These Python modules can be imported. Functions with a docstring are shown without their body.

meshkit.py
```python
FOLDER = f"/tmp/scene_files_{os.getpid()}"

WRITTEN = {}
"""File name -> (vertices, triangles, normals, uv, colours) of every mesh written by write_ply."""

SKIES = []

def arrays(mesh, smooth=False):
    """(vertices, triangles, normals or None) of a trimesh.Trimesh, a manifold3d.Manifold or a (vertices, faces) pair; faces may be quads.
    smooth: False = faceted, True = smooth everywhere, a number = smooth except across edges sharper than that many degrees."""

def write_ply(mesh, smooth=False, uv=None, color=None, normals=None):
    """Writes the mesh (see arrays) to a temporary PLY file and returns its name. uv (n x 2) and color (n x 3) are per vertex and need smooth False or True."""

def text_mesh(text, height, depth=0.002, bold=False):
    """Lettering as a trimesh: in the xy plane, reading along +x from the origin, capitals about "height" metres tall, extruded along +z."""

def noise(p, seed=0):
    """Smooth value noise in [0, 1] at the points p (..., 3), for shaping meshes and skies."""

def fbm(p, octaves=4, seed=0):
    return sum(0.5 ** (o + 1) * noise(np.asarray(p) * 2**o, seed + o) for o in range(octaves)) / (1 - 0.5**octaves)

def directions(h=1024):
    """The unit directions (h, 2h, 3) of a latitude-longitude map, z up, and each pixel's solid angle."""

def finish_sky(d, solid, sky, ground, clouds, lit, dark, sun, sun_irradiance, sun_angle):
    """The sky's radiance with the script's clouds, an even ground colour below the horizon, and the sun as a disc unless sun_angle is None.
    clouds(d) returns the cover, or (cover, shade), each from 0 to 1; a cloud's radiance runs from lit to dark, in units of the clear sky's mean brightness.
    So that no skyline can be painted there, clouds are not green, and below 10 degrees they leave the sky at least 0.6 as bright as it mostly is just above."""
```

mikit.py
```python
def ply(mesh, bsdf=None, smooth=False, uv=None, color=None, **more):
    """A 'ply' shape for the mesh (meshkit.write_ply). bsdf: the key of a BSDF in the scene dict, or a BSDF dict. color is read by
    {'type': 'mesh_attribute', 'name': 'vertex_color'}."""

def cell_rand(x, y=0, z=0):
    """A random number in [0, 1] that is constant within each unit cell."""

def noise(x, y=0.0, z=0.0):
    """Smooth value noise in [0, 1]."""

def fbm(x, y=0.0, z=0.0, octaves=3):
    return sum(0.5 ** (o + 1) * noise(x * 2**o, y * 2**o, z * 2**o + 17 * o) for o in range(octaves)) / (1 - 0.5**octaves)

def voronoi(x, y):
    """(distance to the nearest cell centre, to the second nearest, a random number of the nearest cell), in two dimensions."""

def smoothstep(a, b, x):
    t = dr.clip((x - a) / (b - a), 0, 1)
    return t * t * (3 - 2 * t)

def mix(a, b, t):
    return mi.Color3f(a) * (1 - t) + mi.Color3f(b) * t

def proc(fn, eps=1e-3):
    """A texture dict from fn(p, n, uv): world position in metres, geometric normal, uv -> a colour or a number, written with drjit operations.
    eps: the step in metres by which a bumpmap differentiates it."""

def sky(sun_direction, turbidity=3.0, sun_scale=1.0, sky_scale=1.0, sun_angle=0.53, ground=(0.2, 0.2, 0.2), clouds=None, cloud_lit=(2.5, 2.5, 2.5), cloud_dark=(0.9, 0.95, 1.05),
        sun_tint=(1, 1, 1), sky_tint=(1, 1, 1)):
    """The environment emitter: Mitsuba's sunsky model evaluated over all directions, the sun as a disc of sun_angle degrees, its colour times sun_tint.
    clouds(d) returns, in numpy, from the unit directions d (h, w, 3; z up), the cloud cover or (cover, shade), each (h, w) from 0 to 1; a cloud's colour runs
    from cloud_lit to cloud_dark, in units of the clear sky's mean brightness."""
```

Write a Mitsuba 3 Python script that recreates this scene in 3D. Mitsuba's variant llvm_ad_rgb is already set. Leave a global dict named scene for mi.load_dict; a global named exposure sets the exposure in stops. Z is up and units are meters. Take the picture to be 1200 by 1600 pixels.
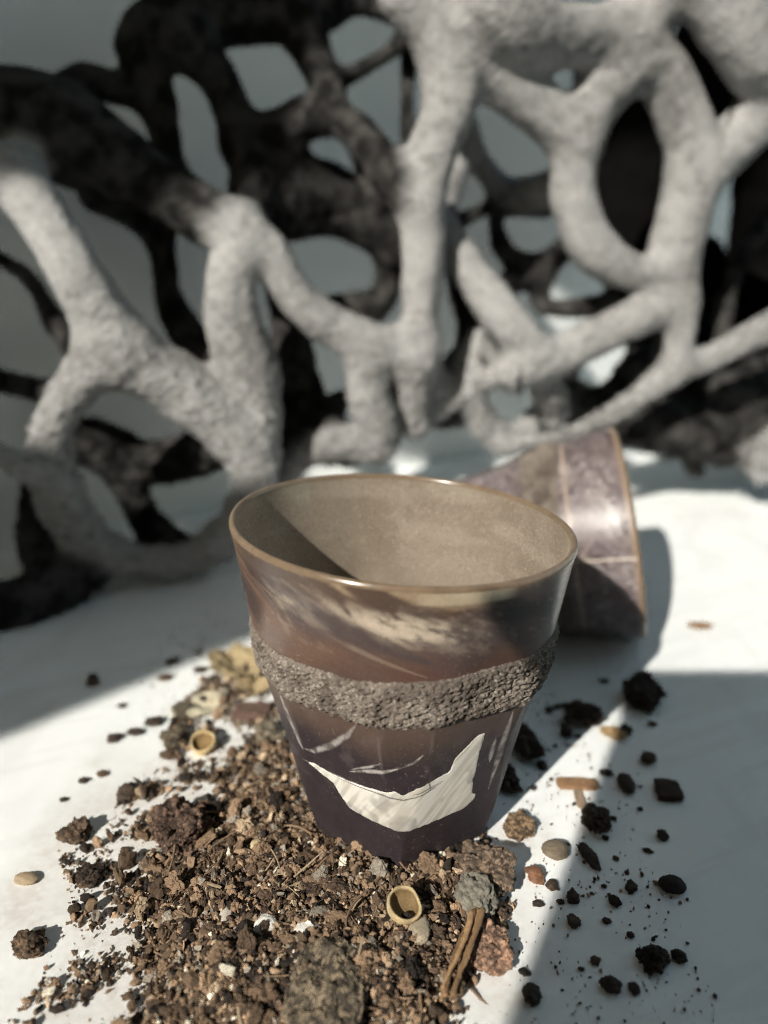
import math, random
import numpy as np, trimesh, drjit as dr, mitsuba as mi
from shapely.geometry import Polygon, Point
from shapely import contains_xy
import mikit, meshkit
from mikit import proc, noise, fbm, voronoi, cell_rand, smoothstep, mix

scene, labels = {}, {}
rng = np.random.default_rng(7)
T = mi.ScalarTransform4f

# ------------------------------------------------------------------ camera, light, exposure
CAM = np.array([0.0, -0.207, 0.167])
PITCH, FPX = math.radians(18.0), 1200.0
FWD = np.array([0, math.cos(PITCH), -math.sin(PITCH)])
UP = np.array([0, math.sin(PITCH), math.cos(PITCH)])
scene['camera'] = {'type': 'thinlens', 'fov': 2 * math.degrees(math.atan(600 / FPX)), 'fov_axis': 'x',
                   'near_clip': 0.01, 'far_clip': 60.0, 'aperture_radius': 0.0024, 'focus_distance': 0.208,
                   'to_world': T().look_at(origin=CAM.tolist(), target=(CAM + FWD).tolist(), up=[0, 0, 1])}
SUN_AZ, SUN_EL = math.radians(59), math.radians(32)
SUN = np.array([-math.cos(SUN_AZ) * math.cos(SUN_EL), -math.sin(SUN_AZ) * math.cos(SUN_EL), math.sin(SUN_EL)])
scene['sky'] = mikit.sky(SUN.tolist(), turbidity=3, sun_scale=1.0, sky_scale=1.5, ground=(0.1, 0.1, 0.1), sun_tint=(0.83, 1.0, 1.34), sky_tint=(1.26, 0.99, 0.67))
exposure = 2.4

# ------------------------------------------------------------------ measuring helpers
def ray(px, py):
    return FWD + np.array([1.0, 0, 0]) * (px - 600) / FPX - UP * (py - 800) / FPX
def at(px, py, D):
    """the point D metres in front of the camera (along the ground) that the photo shows at (px, py)"""
    d = ray(px, py)
    return CAM + d * (D / d[1])
def floor_at(px, py, z=0.0):
    d = ray(px, py)
    return CAM + d * ((z - CAM[2]) / d[2])
def metres(px, D, py=500):
    return px / FPX * (D / ray(600, py)[1])

# ------------------------------------------------------------------ scene helpers
def numbered(name):
    if not any(k == name or k.startswith(name + '__') for k in list(scene) + list(labels)):
        return name
    i = 1
    while any(k == f'{name}_{i:03d}' or k.startswith(f'{name}_{i:03d}__') for k in list(scene) + list(labels)):
        i += 1
    return f'{name}_{i:03d}'
def obj(name, shape, parent=None, label=None, cat=None, group=None, kind=None):
    key = numbered(f'{parent}__{name}' if parent else name)
    scene[key] = shape
    t = {k: v for k, v in (('label', label), ('category', cat), ('group', group), ('kind', kind)) if v}
    if t: labels[key] = t
    return key
def thing(name, label, cat, group=None):
    key = numbered(name)
    labels[key] = {'label': label, 'category': cat}
    if group: labels[key]['group'] = group
    return key
def raw(v, f, n, bsdf, uv=None, color=None):
    path = meshkit.write_ply((v, f), False, uv, color, normals=n)
    return {'type': 'ply', 'filename': path, 'face_normals': n is None, 'bsdf': {'type': 'ref', 'id': bsdf}}
def vnormals(v, f):
    n = np.zeros_like(v)
    fn = np.cross(v[f[:, 1]] - v[f[:, 0]], v[f[:, 2]] - v[f[:, 0]])
    for k in range(3): np.add.at(n, f[:, k], fn)
    return n / np.maximum(np.linalg.norm(n, axis=1, keepdims=True), 1e-20)

# ------------------------------------------------------------------ materials
def two(b): return {'type': 'twosided', 'b': b}
def rgb(r, g, b): return {'type': 'rgb', 'value': [r, g, b]}
def floor_col(p, n, uv):
    s = fbm(p.x * 30, p.y * 30, p.z * 30, 3)
    c = mix((0.80, 0.815, 0.81), (0.85, 0.86, 0.85), s)
    d = dr.sqrt(dr.square((p.x + 0.035) / 0.075) + dr.square((p.y + 0.035) / 0.085))
    dust = smoothstep(1.25, 0.55, d + 0.9 * (fbm(p.x * 70, p.y * 70, 5.0, 4) - 0.5)) * (0.35 + 0.65 * fbm(p.x * 600, p.y * 600, 6.0, 3))
    c = mix(c, (0.36, 0.29, 0.22), 0.55 * dust)
    scuff = smoothstep(0.60, 0.66, fbm(p.x * 18 + p.y * 9, p.y * 160 - p.x * 70, 2.0, 3))
    c = mix(c, (0.70, 0.70, 0.69), 0.25 * scuff)
    sm = smoothstep(0.55, 0.8, fbm(p.x * 60 + 3, p.y * 25, 1.0, 3))
    return mix(c, (0.70, 0.70, 0.685), 0.4 * sm)
def floor_rough(p, n, uv):
    return 0.30 + 0.22 * fbm(p.x * 22, p.y * 40, 0.0, 3)
scene['mat_floor'] = two({'type': 'principled', 'base_color': proc(floor_col), 'roughness': proc(floor_rough), 'specular': 0.45})
def wall_col(p, n, uv):
    s = fbm(p.x * 8, p.y * 8, p.z * 8, 3)
    return mix((0.84, 0.86, 0.85), (0.89, 0.90, 0.885), s)
scene['mat_wall'] = two({'type': 'principled', 'base_color': proc(wall_col), 'roughness': 0.6, 'specular': 0.3})
scene['mat_blocker'] = two({'type': 'principled', 'base_color': rgb(0.12, 0.115, 0.11), 'roughness': 0.6})  # dark, for the added unseen pieces that block light

def root_col(p, n, uv):                                   # uv.x / 4: 0 = pale wood, 0.5 = shade painted into left and rear limbs, 1 = black shade painted into the core
    tone = dr.clip(uv.x / 4 + 0.16 * (fbm(p.x * 150, p.y * 150, p.z * 150, 2) - 0.5), 0, 1)
    hi = smoothstep(0.10, 0.20, p.z)
    a = fbm(p.x * 16, p.y * 16, p.z * 16, 3)
    b = fbm(p.x * 210, p.y * 210, p.z * 190, 3)
    g = noise(p.x * 850, p.y * 850, p.z * 850)
    c = mix((0.13, 0.127, 0.122), (0.335, 0.33, 0.322), smoothstep(0.22, 0.62, a * 0.6 + b * 0.4))
    c = mix(c, (0.085, 0.080, 0.075), smoothstep(0.60, 0.74, b) * (0.65 - 0.45 * hi))
    c = mix(c, (0.46, 0.455, 0.44), smoothstep(0.70, 0.86, noise(p.x * 420, p.y * 420, p.z * 420)) * (0.55 - 0.4 * hi))
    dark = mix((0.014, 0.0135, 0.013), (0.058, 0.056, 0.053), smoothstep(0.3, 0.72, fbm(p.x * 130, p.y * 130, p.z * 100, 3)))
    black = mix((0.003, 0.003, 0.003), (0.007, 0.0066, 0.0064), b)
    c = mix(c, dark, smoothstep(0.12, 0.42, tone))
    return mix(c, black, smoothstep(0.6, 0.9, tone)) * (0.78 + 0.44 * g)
def root_bump(p, n, uv):
    k = 0.28 + 0.72 * smoothstep(0.17, 0.07, p.z)                    # crustier low down
    return k * (fbm(p.x * 300, p.y * 300, p.z * 280, 3) * 0.0013 + noise(p.x * 1000, p.y * 1000, p.z * 1000) * 0.0005
            + smoothstep(0.58, 0.8, noise(p.x * 420, p.y * 420, p.z * 420)) * 0.0010)
scene['mat_root'] = two({'type': 'bumpmap', 'arbitrary': proc(root_bump, eps=2.5e-4), 'scale': 1.0,
                         'b': {'type': 'diffuse', 'reflectance': proc(root_col)}})
scene['mat_soil'] = two({'type': 'principled', 'base_color': {'type': 'mesh_attribute', 'name': 'vertex_color'}, 'roughness': 0.85, 'specular': 0.25})

def seg_d(x, y, ax, ay, bx, by):
    ux, uy = bx - ax, by - ay
    t = dr.clip(((x - ax) * ux + (y - ay) * uy) / (ux * ux + uy * uy), 0, 1)
    return dr.sqrt(dr.square(x - ax - ux * t) + dr.square(y - ay - uy * t)), t
def streak(x, y, pts, w, taper=True):
    out = mi.Float(0)
    n = len(pts) - 1
    for i in range(n):
        d, t = seg_d(x, y, *pts[i], *pts[i + 1])
        s = (i + t) / n
        ww = w * (4 * s * (1 - s) + 0.15) if taper else w
        out = dr.maximum(out, 1 - smoothstep(0.15 * ww, ww, d))
    return out

# ------------------------------------------------------------------ the cups
# surface coordinates of a cup: a = angle from its front (radians, to the right), z = height
CUP_H = 0.0985
def cone_r(z):
    return np.interp(z, [0, 0.02, 0.035, 0.055, 0.065, 0.08, 0.092, 0.0985], [0.0305, 0.0345, 0.0375, 0.0418, 0.0434, 0.0458, 0.0477, 0.0491])
def facet_dists(a, z):
    """radius allowed by each lower and upper facet plane"""
    low = [(0.0246 + 0.262 * z, math.radians(30 + 60 * k - 1)) for k in range(6)]
    fade = np.clip((z - 0.04) / 0.045, 0, 1) ** 1.5
    up = [(cone_r(z) * (0.962 + 0.1 * fade), math.radians(60 * k + 2)) for k in range(6)]
    return low, up
def cup_outer(a, z):
    low, up = facet_dists(a, z)
    r = cone_r(z) * np.ones_like(a)
    for D, c in low + up:
        cc = np.cos(a - c)
        q = np.where(cc > 0.3, D / np.maximum(cc, 0.3), 9.0)
        k = 0.0005
        h = np.clip(0.5 + 0.5 * (q - r) / k, 0, 1)
        r = q * (1 - h) + r * h - k * h * (1 - h)
    return r
BELT_LO = lambda a: 0.0552 - 0.0010 * np.sin(a) + 0.0007 * np.sin(3 * a + 1) + 0.0004 * np.cos(a)
BELT_HI = lambda a: 0.0712 + 0.0012 * np.sin(a) + 0.0005 * np.sin(4 * a)
def cup_xyz(a, z, r):
    zz = z - 0.0032 * np.sin(a) * (z / CUP_H) ** 3           # the hand-made lip dips to one side
    return np.stack([r * np.sin(a), -r * np.cos(a), zz], -1)
def grid_faces(nr, nc):
    i, j = np.meshgrid(np.arange(nr - 1), np.arange(nc - 1), indexing='ij')
    q = (i * nc + j).ravel()
    return np.vstack([np.stack([q, q + 1, q + nc + 1], 1), np.stack([q, q + nc + 1, q + nc], 1)])
def wrap_normals(P):
    """smooth normals of a closed-round grid (rows, cols + repeated first col)"""
    nr, nc = P.shape[:2]
    v = P.reshape(-1, 3); f = grid_faces(nr, nc)
    n = np.zeros_like(v)
    fn = np.cross(v[f[:, 1]] - v[f[:, 0]], v[f[:, 2]] - v[f[:, 0]])
    for k in range(3): np.add.at(n, f[:, k], fn)
    n = n.reshape(nr, nc, 3); s = n[:, 0] + n[:, -1]; n[:, 0] = s; n[:, -1] = s
    return (n / np.maximum(np.linalg.norm(n, axis=2, keepdims=True), 1e-20)).reshape(-1, 3), f
NA = 361
AA = np.linspace(-math.pi, math.pi, NA)
def uv_of(a, z): return np.stack([a / (2 * math.pi) + 0.5, z / 0.1], -1)
def place(P, M): return P @ M[:3, :3].T + M[:3, 3]

def round_shell(prof_fn, zs, M, bsdf):
    A, Z = np.meshgrid(AA, zs)
    P = prof_fn(A, Z)
    P = place(P.reshape(-1, 3), M).reshape(P.shape)
    n, f = wrap_normals(P)
    return raw(P.reshape(-1, 3), f, n, bsdf, uv=uv_of(A, Z).reshape(-1, 2))

def make_cup(M, look, label, patch=None):
    t = thing('faceted_cup', label, 'cup')
    # outer wall up to the lip, base underneath
    zs = np.concatenate([np.linspace(0.0006, 0.0964, 150)])
    A, Z = np.meshgrid(AA, zs)
    R = cup_outer(A, Z)
    R += 0.00012 * (meshkit.fbm(np.stack([R * np.sin(A), -R * np.cos(A), Z], -1) * 60, 2) - 0.5)
    R[0] -= 0.0006
    P = cup_xyz(A, Z, R)
    base = np.stack([P[0] * np.array([0.02, 0.02, 1]), P[0] * np.array([0.9, 0.9, 1])], 0); base[..., 2] = 0.0
    base[0, :, 2] = 0.0015; base[1, :, 2] = 0.0
    P = np.concatenate([base, P], 0)
    Zb = np.concatenate([np.zeros((2, NA)), Z], 0)
    Ab = np.concatenate([A[:2], A], 0)
    n, f = wrap_normals(place(P.reshape(-1, 3), M).reshape(P.shape))
    obj('body', raw(place(P.reshape(-1, 3), M), f, n, look['body'], uv=uv_of(Ab, Zb).reshape(-1, 2)), t)
    # lip: rounded, slightly proud
    ph = np.linspace(0, math.pi, 13)
    A, PH = np.meshgrid(AA, ph)
    ro, ri_ = cup_outer(A, 0.0964 + 0 * A), 0.0466
    R = (ro + ri_) / 2 + (ro - ri_) / 2 * np.cos(PH)
    Zl = 0.0964 + 0.0014 * np.sin(PH)
    P = cup_xyz(A, Zl, R)
    P = place(P.reshape(-1, 3), M).reshape(P.shape)
    n, f = wrap_normals(P)
    obj('rim', raw(P.reshape(-1, 3), f, n, look['rim'], uv=uv_of(A, Zl).reshape(-1, 2)), t)
    # inside: glazed bowl, rounded at the bottom
    s = np.linspace(0, 1, 70)
    zi = np.concatenate([0.0964 - (0.0964 - 0.014) * s])
    ri = np.interp(zi, [0.0, 0.03, 0.05, 0.08, 0.0964], [0.0215, 0.0298, 0.0366, 0.0430, 0.0466])
    th = np.linspace(0, math.pi / 2, 14)[1:]
    zi = np.concatenate([zi, 0.014 - 0.008 * np.sin(th)]); ri = np.concatenate([ri, ri[-1] - 0.010 * (1 - np.cos(th))])
    zi = np.concatenate([zi, np.full(6, 0.006)]); ri = np.concatenate([ri, np.linspace(ri[-1], 0.0003, 7)[1:]])
    A, K = np.meshgrid(AA, np.arange(len(zi)))
    K = K.astype(int)
    P = cup_xyz(A, zi[K], ri[K])
    P = place(P.reshape(-1, 3), M).reshape(P.shape)
    n, f = wrap_normals(P)
    obj('glazed_interior', raw(P.reshape(-1, 3), f, n, look['inside'], uv=uv_of(A, zi[K]).reshape(-1, 2)), t)
    # rough unglazed clay belt
    nb, nab = 110, 1281
    aa = np.linspace(-math.pi, math.pi, nab)
    A, S = np.meshgrid(aa, np.linspace(0, 1, nb))
    jag = lambda a, q: 0.0009 * (meshkit.fbm(np.stack([np.sin(a) * 30 + q, np.cos(a) * 30, 0 * a], -1), 3) - 0.5)
    lo, hi = BELT_LO(A) + jag(A, 0) * 2.6, BELT_HI(A) + jag(A, 9) * 1.2
    Z = lo + (hi - lo) * S
    R0 = cup_outer(A, Z)
    prof = np.clip(np.minimum(S, 1 - S) / 0.16, 0, 1) ** 0.45
    X = np.stack([R0 * np.sin(A), -R0 * np.cos(A), Z], -1)
    nz = meshkit.fbm(X * 900, 3)
    pits = np.clip((meshkit.noise(X * 1200, 5) - 0.55) / 0.25, 0, 1)
    lump = meshkit.fbm(X * 110, 2, 3)
    R = R0 - 0.0003 + prof * (0.0017 + 0.0022 * (lump - 0.45) + 0.0018 * (nz - 0.5) - 0.0011 * pits * np.clip(np.minimum(S, 1 - S) / 0.1, 0, 1))
    P = cup_xyz(A, Z, R)
    P = place(P.reshape(-1, 3), M).reshape(P.shape)
    n, f = wrap_normals(P)
    obj('rough_clay_belt', raw(P.reshape(-1, 3), f, n, look['belt'], uv=uv_of(A, Z).reshape(-1, 2)), t,
        label='rough grainy unglazed clay belt round the glazed cup')
    if patch is not None:
        ring = Polygon(patch).exterior; qs = np.array([ring.interpolate(d_).coords[0] for d_ in np.linspace(0, ring.length, 420)[:-1]])
        qs = qs + 0.0006 * np.stack([meshkit.fbm(np.c_[qs * 900, 0 * qs[:, 0]], 3, 3) - 0.5, meshkit.fbm(np.c_[qs * 900, 0 * qs[:, 0]], 3, 8) - 0.5], 1)
        poly = Polygon(qs).buffer(0)   # (arc = a * 0.04, z) outline in metres on the cup
        h = 0.0005
        mesh = trimesh.creation.extrude_polygon(poly, 0.0002, engine='earcut')
        flat = trimesh.Trimesh(mesh.vertices, mesh.faces[np.abs(mesh.face_normals[:, 2]) > 0.5])
        flat = flat.submesh([np.nonzero(flat.face_normals[:, 2] > 0.5)[0]], append=True)
        v, f = trimesh.remesh.subdivide_to_size(flat.vertices, flat.faces, 0.0009, max_iter=20)
        m = trimesh.Trimesh(v, f, process=True); v, f = np.array(m.vertices), np.array(m.faces)
        a, z = v[:, 0] / 0.04, v[:, 1]
        edge = np.array([poly.exterior.distance(Point(x, y)) for x, y in v[:, :2]])
        r = cup_outer(a, z) + 0.00018 * np.clip(edge / 0.0007, 0, 1) - 0.00002
        P = place(cup_xyz(a, z, r), M)
        # orientation outward
        nn = vnormals(P, f)
        obj('bare_clay_patch', raw(P, f, nn, look['patch'], uv=uv_of(a, z)), t, label='cream bare clay patch with scraped edges')
    return t

def cup_coords(uv): return (uv.x - 0.5) * (2 * math.pi), uv.y * 0.1
def dr_cone(z):
    pts = [(0, 0.0305), (0.02, 0.0345), (0.035, 0.0375), (0.055, 0.0418), (0.0985, 0.0491)]
    out = mi.Float(pts[0][1])
    for (z0, r0), (z1, r1) in zip(pts, pts[1:]):
        out = dr.select(z >= z0, r0 + (z - z0) / (z1 - z0) * (r1 - r0), out)
    return out
def edge_wear(a, z):
    best, second = dr_cone(z), mi.Float(9)
    fade = dr.power(dr.clip((z - 0.04) / 0.045, 0, 1), 1.5)
    for k in range(6):
        for D, c in ((0.0246 + 0.262 * z, math.radians(30 + 60 * k - 1)), (dr_cone(z) * (0.962 + 0.1 * fade), math.radians(60 * k + 2))):
            cc = dr.cos(a - c)
            q = dr.select(cc > 0.3, D / dr.maximum(cc, 0.3), 9.0)
            second = dr.select(q < best, best, dr.minimum(second, q))
            best = dr.minimum(best, q)
    return second - best

SWOOSH = [(-0.95, 0.0935), (-0.655, 0.0903), (-0.47, 0.0872), (-0.265, 0.0837), (-0.067, 0.0802), (0.135, 0.0765)]
def front_body_col(p, n, uv):
    a, z = cup_coords(uv)
    x = a * 0.04
    w1 = fbm(x * 55 + 3, z * 60, 1.0, 3) - 0.5
    w2 = fbm(x * 60, z * 60 + 9, 2.0, 3) - 0.5
    wx, wz = x + 0.014 * w1, z + 0.010 * w2
    band = fbm(wx * 34 + 4, wz * 170 + wx * 70, 0.0, 3)
    fine = 0.55 * fbm(wx * 130 + 4 * w1, wz * 300 + wx * 150, 4.0, 3) + 0.45 * fbm(x * 420, z * 700 + x * 300, 6.0, 3)
    # upper glaze: purple brown to red brown with pale swirls
    up = mix((0.048, 0.028, 0.023), (0.118, 0.068, 0.046), smoothstep(0.3, 0.7, band))
    up = mix(up, (0.088, 0.045, 0.034), 0.8 * smoothstep(0.083, 0.073, z) * smoothstep(-0.9, 0.1, a))
    up = mix(up, (0.062, 0.048, 0.050), smoothstep(0.5, 0.7, fbm(wx * 45 + 7, wz * 60, 3.0, 2)) * 0.6)
    up = mix(up, (0.26, 0.20, 0.15), smoothstep(0.55, 0.75, fine) * 0.4 * smoothstep(0.074, 0.082, z))
    cloud = dr.exp(-(dr.square((a - 0.0) / 0.30) + dr.square((z - 0.0862 + 0.004 * a) / 0.0036)))
    cloud2 = dr.exp(-(dr.square((a + 0.55) / 0.25) + dr.square((z - 0.0885) / 0.003)))
    up = mix(up, (0.48, 0.40, 0.31), dr.clip((cloud + 0.5 * cloud2) * (0.22 + 1.0 * smoothstep(0.36, 0.66, fine)), 0, 0.85))
    sw = streak(wx * 0.2 + x * 0.8, wz * 0.2 + z * 0.8, [(q * 0.04, y) for q, y in SWOOSH], 0.0040)
    up = mix(up, (0.058, 0.044, 0.043), 0.75 * sw)
    up = mix(up, (0.30, 0.23, 0.17), 0.35 * smoothstep(0.3, 0.65, fbm(x * 120, z * 120, 0.0, 3)) * streak(x, z, [(q * 0.04 - 0.001, y - 0.0040) for q, y in SWOOSH], 0.0011))
    up = mix(up, (0.55, 0.48, 0.36), 0.8 * smoothstep(0.0925, 0.0938, z) * smoothstep(0.0, 0.12, a) * smoothstep(0.6, 0.45, a))
    up = mix(up, (0.34, 0.26, 0.17), smoothstep(0.0895, 0.0945, z) * (0.1 + 0.6 * smoothstep(0.4, 0.62, band)))
    # lower glaze: dark aubergine, browner just below the belt
    lo = mix((0.024, 0.018, 0.021), (0.033, 0.025, 0.028), fbm(x * 300, z * 300, 5.0, 2))
    lo = mix(lo, (0.100, 0.066, 0.050), smoothstep(0.041, 0.055, z + 0.006 * (fbm(x * 160, z * 50, 0.0, 2) - 0.5)) * 0.8)
    lo = mix(lo, (0.105, 0.082, 0.080), smoothstep(0.55, 0.8, fbm(wx * 150, wz * 150, 8.0, 3)) * 0.35 * smoothstep(0.02, 0.035, z))
    c = mix(lo, up, smoothstep(0.056, 0.062, z))
    # glaze broken pale along the facet edges
    e = edge_wear(a, z)
    wear = (1 - smoothstep(0.00012, 0.0004, e)) * smoothstep(0.36, 0.6, fbm(x * 90, z * 90, 6.0, 3)) * smoothstep(0.026, 0.031, z) * smoothstep(0.058, 0.05, z)
    c = mix(c, (0.30, 0.26, 0.24), wear * 0.12)
    for pts, w, k in STREAKS:
        c = mix(c, (0.50, 0.46, 0.43), 0.75 * k * (0.25 + 0.75 * smoothstep(0.25, 0.65, fbm(x * 420 + z * 200, z * 420 - x * 300, 2.0, 3))) * streak(x, z, pts, w))
    # kiln specks
    sp = smoothstep(0.84, 0.95, noise(x * 1800, z * 1800, 1.0)) * 0.16
    c = mix(c, (0.42, 0.36, 0.32), sp * smoothstep(0.35, 0.65, fbm(x * 80, z * 80, 7.0, 2)))
    return c * (0.90 + 0.2 * noise(x * 2200, z * 2200, 3.0))
STREAKS = [([(-0.0345, 0.0378), (-0.0311, 0.0383), (-0.023, 0.0435), (-0.0163, 0.0498), (-0.0125, 0.0555)], 0.0013, 0.75),
           ([(-0.0395, 0.0555), (-0.0385, 0.0465), (-0.0353, 0.0375)], 0.0024, 0.6),
           ([(-0.017, 0.0369), (-0.0102, 0.0407), (-0.0066, 0.0436)], 0.0006, 0.8),
           ([(-0.0181, 0.0356), (-0.0081, 0.0399), (-0.0012, 0.0418)], 0.0009, 0.95),
           ([(-0.0012, 0.0418), (0.0025, 0.0438), (0.0048, 0.0466)], 0.0006, 0.7),
           ([(-0.0373, 0.0331), (-0.0262, 0.0318), (-0.0155, 0.0315), (-0.0058, 0.0322), (-0.0004, 0.0309)], 0.0006, 0.6),
           ([(0.0322, 0.0531), (0.0329, 0.0399), (0.0341, 0.0231)], 0.0015, 0.65),
           ([(0.0292, 0.045), (0.0296, 0.039), (0.0302, 0.035)], 0.0012, 0.6)]
def glaze_rough(p, n, uv):
    a, z = cup_coords(uv)
    m = 0.20 + 0.14 * fbm(a * 10, z * 260, 0.0, 3)
    return dr.select(z > 0.058, m, 0.52 - 0.1 * smoothstep(0.03, 0.05, z))
scene['mat_cup_body'] = two({'type': 'principled', 'base_color': proc(front_body_col), 'roughness': proc(glaze_rough), 'specular': 0.42})
def rim_col(p, n, uv):
    a, z = cup_coords(uv)
    return mix((0.125, 0.088, 0.058), (0.19, 0.135, 0.088), fbm(a * 30, z * 500, 1.0, 3))
scene['mat_cup_rim'] = two({'type': 'principled', 'base_color': proc(rim_col), 'roughness': 0.22, 'specular': 0.6})
def inside_col(p, n, uv):
    a, z = cup_coords(uv)
    x = a * 0.04
    c = mix((0.160, 0.130, 0.098), (0.215, 0.178, 0.140), fbm(x * 110, z * 110, 1.0, 3))
    c = mix(c, (0.27, 0.23, 0.185), 0.5 * smoothstep(0.5, 0.75, fbm(x * 45, z * 140, 9.0, 3)) * smoothstep(0.05, 0.085, z))
    s = noise(x * 2300, z * 2300, 4.0)
    c = mix(c, (0.34, 0.29, 0.235), smoothstep(0.64, 0.95, s) * 0.45)
    return mix(c, (0.075, 0.056, 0.042), smoothstep(0.34, 0.05, s) * 0.4)
scene['mat_cup_inside'] = two({'type': 'principled', 'base_color': proc(inside_col), 'roughness': 0.13, 'specular': 0.6})
def belt_col(p, n, uv):
    a, z = cup_coords(uv)
    x = a * 0.04
    c = mix((0.105, 0.085, 0.070), (0.215, 0.182, 0.152), fbm(x * 260, z * 260, 1.0, 3))
    s = noise(x * 1900, z * 1900, 2.0)
    c = mix(c, (0.34, 0.30, 0.26), smoothstep(0.66, 0.9, s) * 0.7)
    c = mix(c, (0.045, 0.034, 0.028), smoothstep(0.5, 0.7, fbm(x * 160, z * 160, 7.0, 3)) * 0.5)
    return mix(c, (0.03, 0.025, 0.022), smoothstep(0.25, 0.1, s) * 0.7)
scene['mat_cup_belt'] = two({'type': 'principled', 'base_color': proc(belt_col), 'roughness': 0.9, 'specular': 0.12})
def patch_col(p, n, uv):
    a, z = cup_coords(uv)
    x = a * 0.04
    g = fbm(x * 420 - z * 330, x * 40 + z * 50, 1.0, 3)
    c = mix((0.46, 0.43, 0.37), (0.64, 0.61, 0.55), smoothstep(0.3, 0.65, g))
    c = mix(c, (0.20, 0.18, 0.17), smoothstep(0.62, 0.78, fbm(x * 150, z * 150, 3.0, 3)) * 0.5)
    for pts in SCRATCH:
        c = mix(c, (0.06, 0.052, 0.055), 0.75 * streak(x, z, pts, 0.0004))
    return c
SCRATCH = [[(-0.0262, 0.0312), (-0.0155, 0.0309), (-0.0058, 0.0314), (-0.0004, 0.0300), (0.005, 0.0314), (0.012, 0.0338)], [(0.0068, 0.0379), (0.0082, 0.0319)], [(0.0023, 0.0318), (0.0125, 0.0345)], [(0.005, 0.0312), (0.011, 0.0335)]]
scene['mat_cup_patch'] = two({'type': 'principled', 'base_color': proc(patch_col), 'roughness': 0.6, 'specular': 0.3})
FRONT = dict(body='mat_cup_body', rim='mat_cup_rim', inside='mat_cup_inside', belt='mat_cup_belt', patch='mat_cup_patch')

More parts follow.
